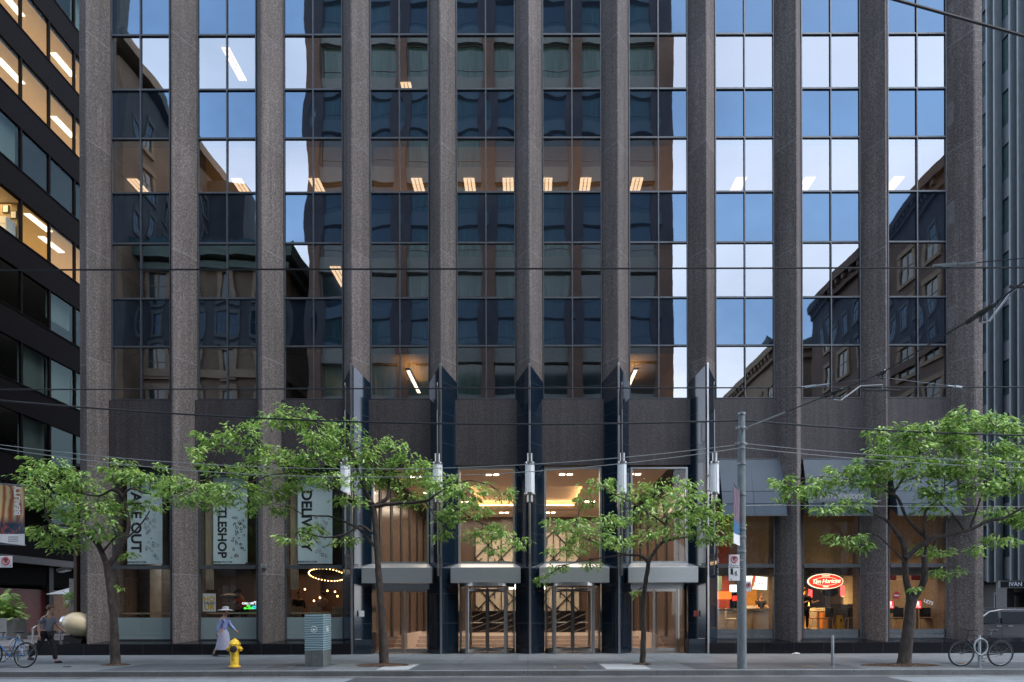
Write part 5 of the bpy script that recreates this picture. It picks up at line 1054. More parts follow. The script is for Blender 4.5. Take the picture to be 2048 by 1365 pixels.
def spray(mb, p, d, L, rng):
    """one feathery compound leaf: paired leaflets on a drooping stalk, one connected island"""
    side = d.cross(Vector((0,0,1))); side = side.normalized() if side.length > .05 else Vector((1,0,0)); up = side.cross(d).normalized()
    roll = rng.uniform(-.8,.8); side = (side*math.cos(roll)+up*math.sin(roll)); k = 6; w_ = L*.22; pts = []
    for i in range(k+1):
        t = i/k; pts.append(p + d*(L*t) - Vector((0,0,1))*(L*.35*t*t))
    base = len(mb.v)
    for i, q in enumerate(pts): mb.v.append(tuple(q))
    for i in range(k):
        a, b = pts[i], pts[i+1]; ww = w_*(.75+.5*math.sin(math.pi*(i+.6)/(k+.6)))
        for s in (-1,1):
            tip = (a+b)/2 + side*(s*ww) + (b-a)*.55 - Vector((0,0,ww*.25)); n0 = len(mb.v); mb.v.append(tuple(tip)); m1 = a + side*(s*ww*.5) + (b-a)*.05; mb.v.append(tuple(m1))
            mb.f.append([base+i, n0+1, n0, base+i+1] if s > 0 else [base+i+1, n0, n0+1, base+i]); mb.m.append(0)
def tree(base, trunk, limbs, pads, lab, D0, seed, dens=1.0, leaf='leaf', r0=.11):
    """trunk: [(px,py,halfwidth px)], limbs: lists of the same; pads: (px,py,rx,ry) foliage masses. depths drift round D0"""
    rng = random.Random(seed); Y0 = CAMY + D0; bx = PX(base[0],Y0)
    t = empty('street_tree', (bx,Y0,0), 0, lab, 'tree', 'honey locust street trees along the kerb')
    def P3(px, py, y): return Vector((PX(px,y)-bx, y-Y0, PZ(py,y)))
    def smooth(pts, n=4):
        out = []
        for i in range(len(pts)-1):
            a, b = pts[i], pts[i+1]; p0 = pts[max(i-1,0)]; p3 = pts[min(i+2,len(pts)-1)]
            for k in range(n):
                u = k/n; out.append(tuple(.5*((2*a[j])+(-p0[j]+b[j])*u+(2*p0[j]-5*a[j]+4*b[j]-p3[j])*u*u+(-p0[j]+3*a[j]-3*b[j]+p3[j])*u**3) for j in range(len(a))))
        out.append(pts[-1]); return out
    tk = MB(); tp = smooth([(px,py,hw) for px,py,hw in trunk], 5)
    pts = []; rad = []
    for px,py,hw in tp:
        pts.append(P3(px,py,Y0)+Vector((rng.uniform(-.006,.006),rng.uniform(-.01,.01),0))); rad.append(hw*D0/F*rng.uniform(.95,1.06))
    pts[0].z = -.02; rad[0] *= 1.15; tk.tube(pts, rad, 14)
    tk.build('trunk', MT['bark'], t, smooth=True)
    nodes = []                                                # every point on the woody skeleton, for twigs
    br = MB()
    for li, limb in enumerate(limbs):
        y = Y0; dy = rng.uniform(-.22,.22); sp = smooth([(a,b,c) for a,b,c in limb], 4); pp = []; rr = []
        for i,(px,py,hw) in enumerate(sp):
            yy = Y0 + dy*i*.25; pp.append(P3(px,py,yy) + Vector((0,0,rng.uniform(-.012,.012)))); rr.append(max(.006, hw*D0/F)); 
            if i > 1: nodes.append(pp[-1])
        br.tube(pp, rr, 8)
    nodes += pts[len(pts)*3//4:]
    cr = MB(); 
    for (px,py,rx,ry) in pads:
        y = Y0 + rng.uniform(-.75,.75); c = P3(px,py,y); sx = rx*(y-CAMY)/F; sz = ry*(y-CAMY)/F; sy = min(.75, .55*sx+.12)
        # twig from the nearest wood into the pad, then side twigs
        nn = min(nodes, key=lambda q: (q-c).length) if nodes else pts[-1]; mid = (nn+c)/2 + Vector((rng.uniform(-.08,.08),rng.uniform(-.08,.08),rng.uniform(.0,.12)))
        br.tube([nn, mid, c], [.016,.011,.006], 5); tw = []
        for k in range(max(4,int(rx/5))):
            e = c + Vector((rng.uniform(-1,1)*sx,rng.uniform(-1,1)*sy,rng.uniform(-.9,1)*sz)); m_ = (c+e)/2+Vector((0,0,.04)); br.tube([c if k%2 else mid, m_, e], [.006,.005,.003], 4, cap=False); tw.append((m_,e))
        nl = int(dens*rx*ry*.36)+12
        for k in range(nl):
            if rng.random() < .6 and tw:
                a, b = rng.choice(tw); u = rng.uniform(.2,1.1); q = a+(b-a)*u + Vector((rng.gauss(0,.05),rng.gauss(0,.05),rng.gauss(0,.035)))
            else:
                while True:
                    v = Vector((rng.uniform(-1,1),rng.uniform(-1,1),rng.uniform(-1,1)))
                    if v.length < 1: break
                q = c + Vector((v.x*sx*1.05, v.y*sy, v.z*sz))
            o_ = (q-c); d = Vector((o_.x*1.2+rng.gauss(0,.22), o_.y+rng.gauss(0,.25), rng.gauss(-.06,.14))); d = d.normalized() if d.length > .01 else Vector((1,0,0))
            spray(cr, q, d, rng.uniform(.06,.125), rng)
    br.build('branches', MT['bark'], t, smooth=True)
    cr.build('crown', MT[leaf], t, fixn=False)
    return t
tree((231,1328), [(231,1329,9.5),(229,1290,8.2),(228,1240,7),(222,1190,6.5),(216,1140,6.5),(217,1122,7)],
 [[(216,1138,5.5),(205,1105,5),(190,1080,4.5),(165,1060,3.6),(135,1050,3),(105,1047,2.4),(92,1025,1.8),(88,985,1.2)],
  [(217,1130,5.5),(233,1108,5),(250,1078,4.2),(258,1050,3.8),(254,1020,3.2),(246,990,2.8),(225,978,2.2),(200,990,1.8),(165,985,1.5),(130,975,1)],
  [(246,992,2.4),(262,975,2),(290,985,1.6),(330,990,1.3),(370,980,1)],[(246,990,2),(232,970,1.5),(225,950,1.2)],[(205,1104,2),(222,1082,1.6),(240,1068,1.2),(262,1072,.9)],[(250,1078,2),(280,1050,1.5),(300,1020,1.1)]],
 [(100,932,40,18),(70,945,25,14),(85,968,40,15),(150,955,35,18),(45,990,45,16),(110,1000,60,22),(170,985,48,20),(240,936,38,22),(268,958,45,20),(320,958,42,18),(350,985,48,22),(402,978,48,20),(200,1020,55,22),(90,1060,38,16),(128,1088,46,18),(196,1062,48,22),(290,1012,42,16),(375,1000,34,16),(258,1108,26,8),(326,930,15,7),(20,1002,30,12),(238,1176,9,4),(140,1030,45,14),(430,1000,20,10)],
 'tree at the left before the TAKE OUT banner, nearest the blue bicycle', 15.65, 1, 1.15)
tree((768,1332), [(768,1333,9.8),(767,1300,9),(764,1245,7.6),(760,1185,6.6),(756,1130,6),(752,1065,5.5),(748,1012,5.5)],
 [[(748,1014,5),(722,1006,4.5),(700,1000,4),(685,985,3.5),(660,973,3),(645,958,2.6),(620,940,2),(595,920,1.6),(575,905,1.2)],[(748,1014,5),(775,996,4),(778,972,3),(782,945,2)],[(750,1012,4.8),(800,1006,3.6),(850,1002,3),(872,990,2.4),(905,970,1.8),(940,960,1.2)],
  [(746,1008,4.5),(728,975,4),(714,935,3.6),(700,890,2.8),(680,860,2.2),(640,845,1.6),(590,832,1.1)],[(752,1095,3),(722,1060,2.6),(700,1048,2.2),(660,1033,1.8),(610,1030,1.2)],[(752,1070,3),(725,1052,2.5),(712,1055,2.2),(690,1068,2),(650,1074,1.5),(600,1062,1)],[(700,1000,2.5),(655,965,1.8),(600,945,1.4),(540,950,1.2),(500,965,.9)],[(872,990,2),(905,1010,1.6),(950,1040,1.3),(1000,1060,1)],[(595,920,1.4),(540,925,1.1),(480,900,.9)],[(850,1002,1.6),(870,1030,1.3),(900,1060,1)]],
 [(545,838,42,18),(592,828,40,16),(480,862,42,20),(430,884,36,20),(620,848,48,18),(690,860,40,26),(395,905,16,16),(520,900,46,18),(560,925,56,18),(622,915,56,22),(700,908,52,26),(745,922,42,26),(795,895,26,18),(820,925,42,22),(848,950,42,22),(790,958,46,20),(600,960,56,20),(540,980,46,20),(470,980,46,22),(430,1008,25,14),(562,1012,28,20),(500,1010,28,18),(660,960,46,18),(700,1000,38,14),(620,1062,38,16),(690,1082,34,10),(588,1080,36,10),(880,968,46,26),(930,988,50,26),(952,1020,42,20),(900,1030,34,28),(1000,1062,34,16),(1038,1086,32,12),(960,1070,42,20),(880,1072,18,18),(828,1000,38,18),(730,962,36,18),(440,940,44,14),(1008,990,24,13),(640,880,36,18),(500,940,40,14),(760,890,26,14),(985,1100,30,10)],
 'widest tree, spreading over the BOTTLESHOP and DELIVERY banners and left entrance', 15.5, 2, 1.0)
tree((1284,1332), [(1285,1333,6.3),(1286,1300,5.6),(1287,1262,5),(1285,1225,4.8),(1288,1190,4.6),(1293,1155,4.4),(1298,1123,4.2)],
 [[(1297,1126,4),(1312,1100,3.6),(1328,1080,3),(1331,1050,2.5),(1328,1020,1.9),(1322,995,1.3)],[(1297,1126,3.6),(1280,1112,2.8),(1250,1110,2.3),(1225,1100,1.8),(1190,1085,1.3),(1150,1070,.9)],[(1320,1088,2.5),(1350,1078,2.2),(1385,1072,1.7),(1420,1055,1.1)],[(1331,1050,2),(1305,1032,1.5),(1270,1010,1.1),(1220,985,.8)],[(1331,1045,1.8),(1365,1020,1.4),(1400,1010,1)],[(1250,1110,1.5),(1180,1120,1),(1130,1130,.8)]],
 [(1195,970,38,16),(1168,1000,22,22),(1262,990,38,22),(1322,982,42,22),(1370,1000,46,26),(1420,1022,34,20),(1442,1050,32,22),(1392,1050,46,26),(1330,1030,42,22),(1282,1030,38,20),(1215,1045,46,16),(1150,1052,42,16),(1108,1048,24,16),(1180,1080,50,18),(1240,1085,42,16),(1130,1102,46,12),(1086,1162,13,12),(1110,1140,22,10),(1300,1072,38,14),(1420,1082,34,13),(1272,1186,10,5),(1182,1132,26,8),(1380,968,18,9),(1448,1080,20,12),(1350,1060,34,14)],
 'slim tree before the right swing doors, left of the concrete pole', 15.35, 3, .95)
tree((1808,1336), [(1808,1337,14),(1810,1310,11.5),(1815,1270,10),(1820,1225,9.5),(1824,1196,10)],
 [[(1822,1200,7),(1813,1165,6),(1810,1125,5.5),(1808,1095,5),(1795,1070,3.6),(1775,1045,2.6),(1745,1030,1.6)],[(1824,1200,7.5),(1842,1178,6.5),(1850,1150,6),(1848,1115,5)],[(1812,1118,5.5),(1835,1098,5),(1862,1080,4.4),(1900,1072,3.8),(1940,1062,3.4),(1975,1045,3),(2005,1040,2.6),(2050,1015,2)],[(1858,1082,4.2),(1835,1062,3.8),(1812,1035,3.2),(1800,1005,3),(1785,990,2.6),(1750,975,2),(1700,962,1.4),(1650,955,.9)],[(1785,992,2.6),(1800,970,2.4),(1815,945,2.2),(1825,915,1.8),(1828,890,1.5),(1818,862,1.1)],[(1850,1120,2.5),(1852,1085,2.6),(1848,1050,2.4),(1855,1020,2),(1880,1000,1.4)],[(1930,1066,2.4),(1905,1030,2),(1880,1005,1.7),(1890,975,1.2)],[(1940,1062,2),(1990,930,1.5),(2040,890,1)],[(1812,1130,2),(1775,1090,1.6),(1745,1070,1.2),(1690,1075,.9)],[(1828,915,1.2),(1860,900,1),(1890,880,.8)]],
 [(1562,968,28,16),(1592,990,32,20),(1642,978,42,24),(1690,955,46,26),(1740,938,44,28),(1780,902,46,26),(1760,868,32,13),(1830,880,42,26),(1872,860,42,20),(1900,890,46,26),(1850,920,50,26),(1800,942,46,22),(1902,940,42,22),(1950,940,42,22),(1990,900,46,22),(1930,838,38,16),(1980,850,46,20),(2030,858,34,20),(2032,920,38,28),(2022,970,38,24),(1962,980,42,22),(1882,990,46,20),(1702,1010,42,17),(1652,1022,28,11),(2002,1032,42,18),(2040,1040,22,22),(1690,1082,44,12),(1722,1096,32,10),(1862,1106,44,12),(1888,1150,30,10),(1880,1022,36,16),(1950,1102,18,10),(2000,1085,36,12),(1740,970,40,20),(1840,960,44,20),(2070,950,34,40),(2075,1030,26,30),(1918,865,38,18),(1560,1000,18,8),(1830,1180,10,5)],
 'thickest tree, at the right before the rightmost shop window', 14.9, 4, 1.1, 'leaf_dark')
# mulch and stones in the pits
def pit(px, y, a, b, lab):
    rng = random.Random(int(px)); mb = MB(); X = PX(px,y); n_ = 16
    ring = [(X+a*math.cos(6.283*i/n_)*rng.uniform(.8,1.1), y+b*math.sin(6.283*i/n_)*rng.uniform(.8,1.1), .008) for i in range(n_)]
    base = len(mb.v); mb.v += [(X,y,.05)]+ring
    for i in range(n_): mb.f.append([base, base+1+i, base+1+(i+1)%n_]); mb.m.append(0)
    for k in range(int(a*b*900)):
        u = rng.uniform(0,6.28); r_ = math.sqrt(rng.random()); x_ = X+a*r_*math.cos(u); y_ = y+b*r_*math.sin(u); s = rng.uniform(.012,.03); z = .05*(1-r_)+.01
        mb.box((x_-s,y_-s*.5,z),(x_+s,y_+s*.5,z+s*.4))
    o = mb.build('mulch_bed', MT['mulch'], fixn=False); tag(o, lab, 'mulch bed', kind='stuff')
pit(231, -4.45, .36, .22, 'thin mulch round the foot of the left tree'); pit(767, -4.75, .75, .42, 'wide mulch bed round the widest tree'); pit(1284, -4.7, .26, .18, 'small mulch bed round the slim tree'); pit(1802, -5.1, 1.0, .38, 'wide mulch bed round the thickest tree')
# planter greenery and hanging plant
rng = random.Random(9); mb = MB()
for k in range(260):
    c = Vector((PX(4,4.6)+rng.gauss(-.1,.42), 4.6+rng.gauss(0,.25), 1.25+abs(rng.gauss(0,.38)))); d = Vector((rng.gauss(0,1),rng.gauss(0,1),rng.gauss(.3,.5))).normalized(); spray(mb, c, d, rng.uniform(.25,.5), rng)
tag(mb.build('leafy_plant', MT['leaf'], fixn=False), 'bushy green plant growing in the square grey planter', 'plant')
mb = MB()
for k in range(60):
    c = Vector((PX(138,3.2)+rng.gauss(0,.12), 3.2+rng.gauss(0,.1), PZ(1194,3.2)+rng.gauss(.05,.15))); d = Vector((rng.gauss(0,1),rng.gauss(0,1),rng.gauss(-.2,.6))).normalized(); spray(mb, c, d, .14, rng)
tag(mb.build('trailing_plant', MT['leaf_dark'], fixn=False), 'small trailing plant in the white hanging pot', 'plant')
# ================================================================ PEOPLE
def skin_body(joints, edges, radii, name, mat, parent, root=0, sub=1, loc=(0,0,0)):
    me = bpy.data.meshes.new(name); me.from_pydata(joints, edges, []); o = bpy.data.objects.new(name, me); COL.objects.link(o)
    sk = o.modifiers.new('skin', 'SKIN'); ss = o.modifiers.new('sub', 'SUBSURF'); ss.levels = sub; ss.render_levels = sub
    for i, r_ in enumerate(radii): v = me.skin_vertices[0].data[i]; v.radius = r_ if isinstance(r_, tuple) else (r_, r_)
    me.skin_vertices[0].data[root].use_root = True
    dg = bpy.context.evaluated_depsgraph_get(); dg.update(); nm = bpy.data.meshes.new_from_object(o.evaluated_get(dg)); bpy.data.objects.remove(o)
    nm.materials.clear(); nm.materials.append(mat); nm.polygons.foreach_set('use_smooth', [True]*len(nm.polygons)); nm.name = name
    q = bpy.data.objects.new(name, nm); COL.objects.link(q); q.parent = parent; q.location = loc; return q
pbr('hair_dark', (.03,.02,.015), .6, var=.3); pbr('hair_brown', (.12,.06,.035), .6, var=.3); pbr('shirt_blue', (.24,.30,.55), .8, var=.1); pbr('skirt_lilac', (.30,.31,.42), .85, var=.12, stretch=(9,9,.5))
pbr('denim', (.10,.13,.19), .85, var=.2); pbr('trousers', (.012,.013,.018), .85, var=.1); pbr('top_red', (.50,.05,.02), .8, var=.1); pbr('top_pink', (.45,.30,.30), .8, var=.1); pbr('hat_grey', (.34,.34,.36), .8, var=.08); pbr('shirt_grey', (.17,.18,.23), .8, var=.1)
def person(loc, rz, h, lab, pose, top, bottom, hair, legs='trousers', hat=False, skirt=False, group=None, longhair=False, sleeves='long'):
    """pose: lean, head tilt, arms (shoulder swing, elbow), legs (hip, knee) in degrees; figure faces +X before rotation"""
    t = empty('person', loc, rz, lab, 'person', group); s = h/1.75
    def V(x,y,z): return Vector((x,y,z))*s
    seat = pose.get('seat', 0); hipz = .93 if not seat else .50
    lean = R(pose.get('lean', 2)); M = Matrix.Rotation(lean, 3, 'Y')
    pel = V(0,0,hipz); up = lambda x,y,z: pel + M @ V(x,y,z)
    J = [pel, up(0,0,.14), up(.01,0,.30), up(.0,0,.48), up(.01,0,.56), up(.03,0,.64), up(.035,0,.74), up(.02,0,.80)]
    Rr = [(.135*s,.105*s), (.115*s,.09*s), (.145*s,.105*s), (.10*s,.08*s), .052*s, (.072*s,.08*s), (.078*s,.09*s), .05*s]
    Ed = [(0,1),(1,2),(2,3),(3,4),(4,5),(5,6),(6,7)]
    J.append(up(.125,0,.675)); Rr.append(.016*s); Ed.append((5,8))                 # nose
    for sy, k in ((1,'armL'),(-1,'armR')):
        sw, el, out = pose.get(k, (8,15,6)); a = R(sw); e = R(sw+el); o_ = math.sin(R(out))
        sh = up(0,.175*sy,.46); d1 = Vector((math.sin(a), sy*o_, -math.cos(a))).normalized(); d2 = Vector((math.sin(e), sy*o_*.3, -math.cos(e))).normalized()
        elb = sh + d1*.29*s; wr = elb + d2*.25*s; pa = wr + d2*.06*s; b = len(J)
        J += [sh, elb, wr, pa]; Rr += [.058*s, .042*s, .027*s, (.036*s,.018*s)]; Ed += [(3,b),(b,b+1),(b+1,b+2),(b+2,b+3)]
        sd_ = Vector((-d2.z,0,d2.x))
        for f in range(4):
            q = pa + d2*.035*s + sd_*(.022-.0145*f)*s*1.0; L_ = (.065,.075,.07,.055)[f]*s; c = len(J); J += [q, q + d2*L_*.55 + Vector((.006*s,-sy*.006*s,0)), q + d2*L_*.95 + Vector((.008*s,-sy*.02*s,0))]; Rr += [.0085*s,.008*s,.007*s]; Ed += [(b+3,c),(c,c+1),(c+1,c+2)]
        c = len(J); J += [pa + sd_*.035*s, pa + sd_*.055*s + d2*.035*s]; Rr += [.010*s,.008*s]; Ed += [(b+3,c),(c,c+1)]
    LEG = []
    for sy, k in ((1,'legL'),(-1,'legR')):
        hp, kn = pose.get(k, (0,4)); a = R(hp); e = R(hp-kn); b = len(J); hj = pel + V(0,.09*sy,-.04)
        d1 = Vector((math.sin(a),0,-math.cos(a))); d2 = Vector((math.sin(e),0,-math.cos(e))); kj = hj + d1*.42*s; aj = kj + d2*.41*s
        J += [hj, kj, aj, aj+V(.05,0,-.035), aj+V(.17,0,-.045)]; Rr += [.085*s,.056*s,.036*s,(.035*s,.035*s),(.034*s,.022*s)]; Ed += [(0,b),(b,b+1),(b+1,b+2),(b+2,b+3),(b+3,b+4)]; LEG.append((hj,kj,aj))
    zmin = min(p.z for p in J)-.03*s
    if not seat: J = [p - Vector((0,0,zmin)) for p in J]; LEG = [tuple(p - Vector((0,0,zmin)) for p in q) for q in LEG]
    dz = -zmin if not seat else 0
    body = skin_body([tuple(p) for p in J], Ed, Rr, 'body', MT['skin'], t)
    # clothes
    tj = [J[0],J[1],J[2],J[3]]; te = [(0,1),(1,2),(2,3)]; tr = [(.158*s,.13*s),(.14*s,.112*s),(.168*s,.125*s),(.118*s,.10*s)]
    for b in (9, 9+4+12+2):
        c = len(tj); tj += [J[b], J[b].lerp(J[b+1], 1.0 if sleeves == 'long' else .75)]; te += [(3,c),(c,c+1)]; tr += [.075*s,.062*s]
        if sleeves == 'long': tj.append(J[b+1].lerp(J[b+2],.9)); te.append((c+1,c+2)); tr.append(.042*s)
    skin_body([tuple(p) for p in tj], te, tr, 'shirt', MT[top], t)
    if skirt:
        zt = J[0].z+.06*s; MB().lathe([(.13*s,zt),(.19*s,zt-.16*s),(.23*s,zt-.42*s),(.28*s,zt-.72*s),(.27*s,zt-.73*s),(.12*s,zt-.1*s)], (0,0,0), 22, sx=1, sy=.9).build('skirt', MT[bottom], t, smooth=True)
    else:
        lj = [J[0]]; le = []; lr = [(.15*s,.125*s)]
        for (hj,kj,aj) in LEG: c = len(lj); lj += [hj,kj,aj.lerp(kj,.04)]; le += [(0,c),(c,c+1),(c+1,c+2)]; lr += [.10*s,.075*s,.058*s]
        skin_body([tuple(p) for p in lj], le, lr, 'trousers', MT[bottom], t)
    mb = MB()
    for (hj,kj,aj) in LEG: mb2 = MB().ball((aj.x+.075*s,aj.y,aj.z-.045*s), .05*s, 12, (2.5,1,.95)); mb2.build('shoe', MT['black'], t, smooth=True)
    hc = J[6] + Vector((-.034*s,0,.022*s)); hb = MB().ball(tuple(hc), .102*s, 16, (.98,.90,.98))
    if longhair: hb.ball(tuple(hc+Vector((-.05*s,0,-.10*s))), .095*s, 14, (.7,.95,1.5))
    hd = hb.build('hair', MT[hair], t, smooth=True)
    ey = MB(); [ey.ball(tuple(J[6]+Vector((.088*s,sy*.032*s,-.035*s))), .010*s, 8) for sy in (-1,1)]; ey.build('eye', MT['ink'], t)
    MB().ball(tuple(J[5]+Vector((.082*s,0,-.012*s))), .018*s, 8, (.4,1.2,.3)).build('mouth', MT['red_plastic'], t)
    if hat: MB().lathe([(.001,.13),(.09,.12),(.105,.03),(.24,.0),(.24,-.008),(.10,.0)], (0,0,0), 24).xf(Matrix.Translation(J[7]+Vector((0,0,-.02)))).build('hat', MT['hat_grey'], t, smooth=True)
    return t
Yw = -1.45
person((PX(447,Yw),Yw,0), 0, 1.56, 'person walking in wide grey hat, blue top and long lilac skirt behind the hydrant', dict(lean=4, armL=(25,20,8), armR=(-22,15,8), legL=(18,8), legR=(-16,14)), 'shirt_blue', 'skirt_lilac', 'hair_brown', hat=True, skirt=True)
Yp = -3.85
person((PX(92,Yp),Yp,0), 0, 1.66, 'person striding in grey blue top and black trousers past the handrail', dict(lean=10, armL=(24,25,5), armR=(-24,25,5), legL=(20,10), legR=(-22,22)), 'shirt_grey', 'trousers', 'hair_brown', sleeves='short')
person((PX(468,1.7),1.75,1.0), R(-10), 1.68, 'person with long dark hair in pink top seated in the middle restaurant window', dict(seat=1, lean=2, armL=(30,60,6), armR=(25,70,6), legL=(85,85), legR=(85,85)), 'top_pink', 'trousers', 'hair_dark', longhair=True, group=None)
person((PX(487,1.4),1.45,1.02), R(195), 1.74, 'person in bright red shirt leaning over the table in the middle restaurant window', dict(seat=1, lean=14, armL=(45,50,14), armR=(45,50,14), legL=(85,85), legR=(85,85)), 'top_red', 'trousers', 'hair_dark', sleeves='short')
person((PX(597,2.3),2.3,.95), R(-60), 1.72, 'person in dark jacket seated at the left behind the postal box window', dict(seat=1, lean=4, armL=(30,60,6), armR=(25,70,6), legL=(85,85), legR=(85,85)), 'trousers', 'trousers', 'hair_brown')
person((PX(648,2.4),2.4,.95), R(-110), 1.72, 'person in pale lilac shirt seated behind the orange bowl', dict(seat=1, lean=6, armL=(35,60,6), armR=(35,60,6), legL=(85,85), legR=(85,85)), 'top_pink', 'trousers', 'hair_dark')
person((PX(1610,2.4),2.4,TF), R(-80), 1.62, 'coffee shop worker in black shirt standing left under the glowing oval sign', dict(lean=6, armL=(30,70,8), armR=(25,75,8), legL=(2,2), legR=(-2,4)), 'trousers', 'trousers', 'hair_dark', sleeves='short')
person((PX(1521,4.3),4.3,TF-.12), R(-95), 1.60, 'worker behind the counter under the wide menu board', dict(lean=10, armL=(30,50,8), armR=(25,55,8), legL=(2,2), legR=(-2,4)), 'trousers', 'trousers', 'hair_brown', sleeves='short')

# ================================================================ BICYCLES
pbr('bike_blue', (.03,.13,.32), .35, .2, var=.1); pbr('bike_black', (.02,.02,.024), .35, .2, var=.1); pbr('tyre', (.018,.018,.018), .85, var=.2)
def bicycle(x, y, rz, lab, fm, drop=False, lean=0, rim='galv'):
    """faces -X; rear wheel at +x"""
    t = empty('bicycle', (x,y,0), rz, lab, 'bicycle', 'parked bicycles'); t.rotation_euler = (lean,0,rz); r = .335; wb = 1.0
    for wx in (-wb/2, wb/2):
        w_ = MB().torus((wx,0,r), r-.016, .017, 'y', 40, 8).build('wheel', MT['tyre'], t, smooth=True)
        MB().torus((wx,0,r), r-.040, .009, 'y', 36, 6).build('rim', MT[rim], w_, smooth=True)
        sp = MB()
        for k in range(20): a = 6.283*k/20; sp.tube([(wx+.015*math.cos(a+.6),(.02 if k%2 else -.02),r+.015*math.sin(a+.6)),(wx+(r-.045)*math.cos(a),0,r+(r-.045)*math.sin(a))], .0013, 3, cap=False)
        sp.lathe([(.018,-.035),(.018,.035)], (wx,0,r), 10, 'y').build('spoke', MT['galv'], w_)
    bb = (.06,0,.29); st = (.22,0,.80); hd1 = (-.36,0,.80); hd0 = (-.385,0,.70); fa = (-wb/2,0,r)
    f = MB().tube([bb,st],.016,8).tube([bb,hd0],.019,8).tube([(.205,0,.76),hd1],.015,8).tube([hd0,hd1],.02,8)
    for s in (-1,1):
        f.tube([(bb[0],s*.03,bb[2]),(wb/2,s*.06,r)],.010,6).tube([(.205,s*.015,.76),(wb/2,s*.06,r)],.008,6); f.tube([(hd0[0]-.005,s*.03,.68),(-.43,s*.05,.55),(fa[0],s*.055,r)],.012,6)
    f.build('frame', MT[fm], t, smooth=True)
    hb = MB().tube([hd1,(-.35,0,.92)],.013,6)
    if drop:
        for s in (-1,1): hb.tube([(-.35,0,.92),(-.36,s*.2,.93),(-.43,s*.21,.91),(-.45,s*.21,.84),(-.40,s*.21,.80)],.012,6)
    else:
        for s in (-1,1): hb.tube([(-.35,0,.92),(-.38,s*.10,.94),(-.34,s*.30,.96)],.012,6).tube([(-.36,s*.2,.95),(-.43,s*.2,.91)],.006,5)
    hb.build('handlebar', MT['black'], t, smooth=True)
    MB().tube([st,(.245,0,.90)],.012,8).build('seat_post', MT['galv'], t); MB().ball((.23,0,.925), .05, 14, (2.5,1.1,.5)).ball((.32,0,.93), .06, 14, (1.1,1.3,.5)).build('saddle', MT['black'], t, smooth=True)
    c = MB().torus((bb[0],-.045,bb[2]), .085, .007, 'y', 24, 5).tube([bb,(bb[0]-.10,-.07,bb[2]-.13)],.009,6).tube([bb,(bb[0]+.10,.07,bb[2]+.13)],.009,6).box((bb[0]-.15,-.14,bb[2]-.145),(bb[0]-.06,-.06,bb[2]-.125)).box((bb[0]+.06,.06,bb[2]+.125),(bb[0]+.15,.14,bb[2]+.145)).tube([(bb[0],-.045,bb[2]+.085),(wb/2,-.045,r+.04)],.004,4).tube([(bb[0],-.045,bb[2]-.085),(wb/2,-.045,r-.04)],.004,4).torus((wb/2,-.045,r),.04,.006,'y',16,5)
    c.build('crankset', MT['darkgrey'], t)
    MB().box((-wb/2+.05,.01,r-.27),(-wb/2+.13,.02,r-.245)).build('reflector', MT['orange'], t)
    return t
bicycle(PX(1960,-5.42), -5.42, 0, 'black bicycle leaning on the ring post before the right corner pier', 'bike_black', lean=R(4))
bicycle(PX(14,-5.15), -5.15, R(-6), 'blue bicycle cut off by the left edge of the view', 'bike_blue', drop=True, lean=R(-5))

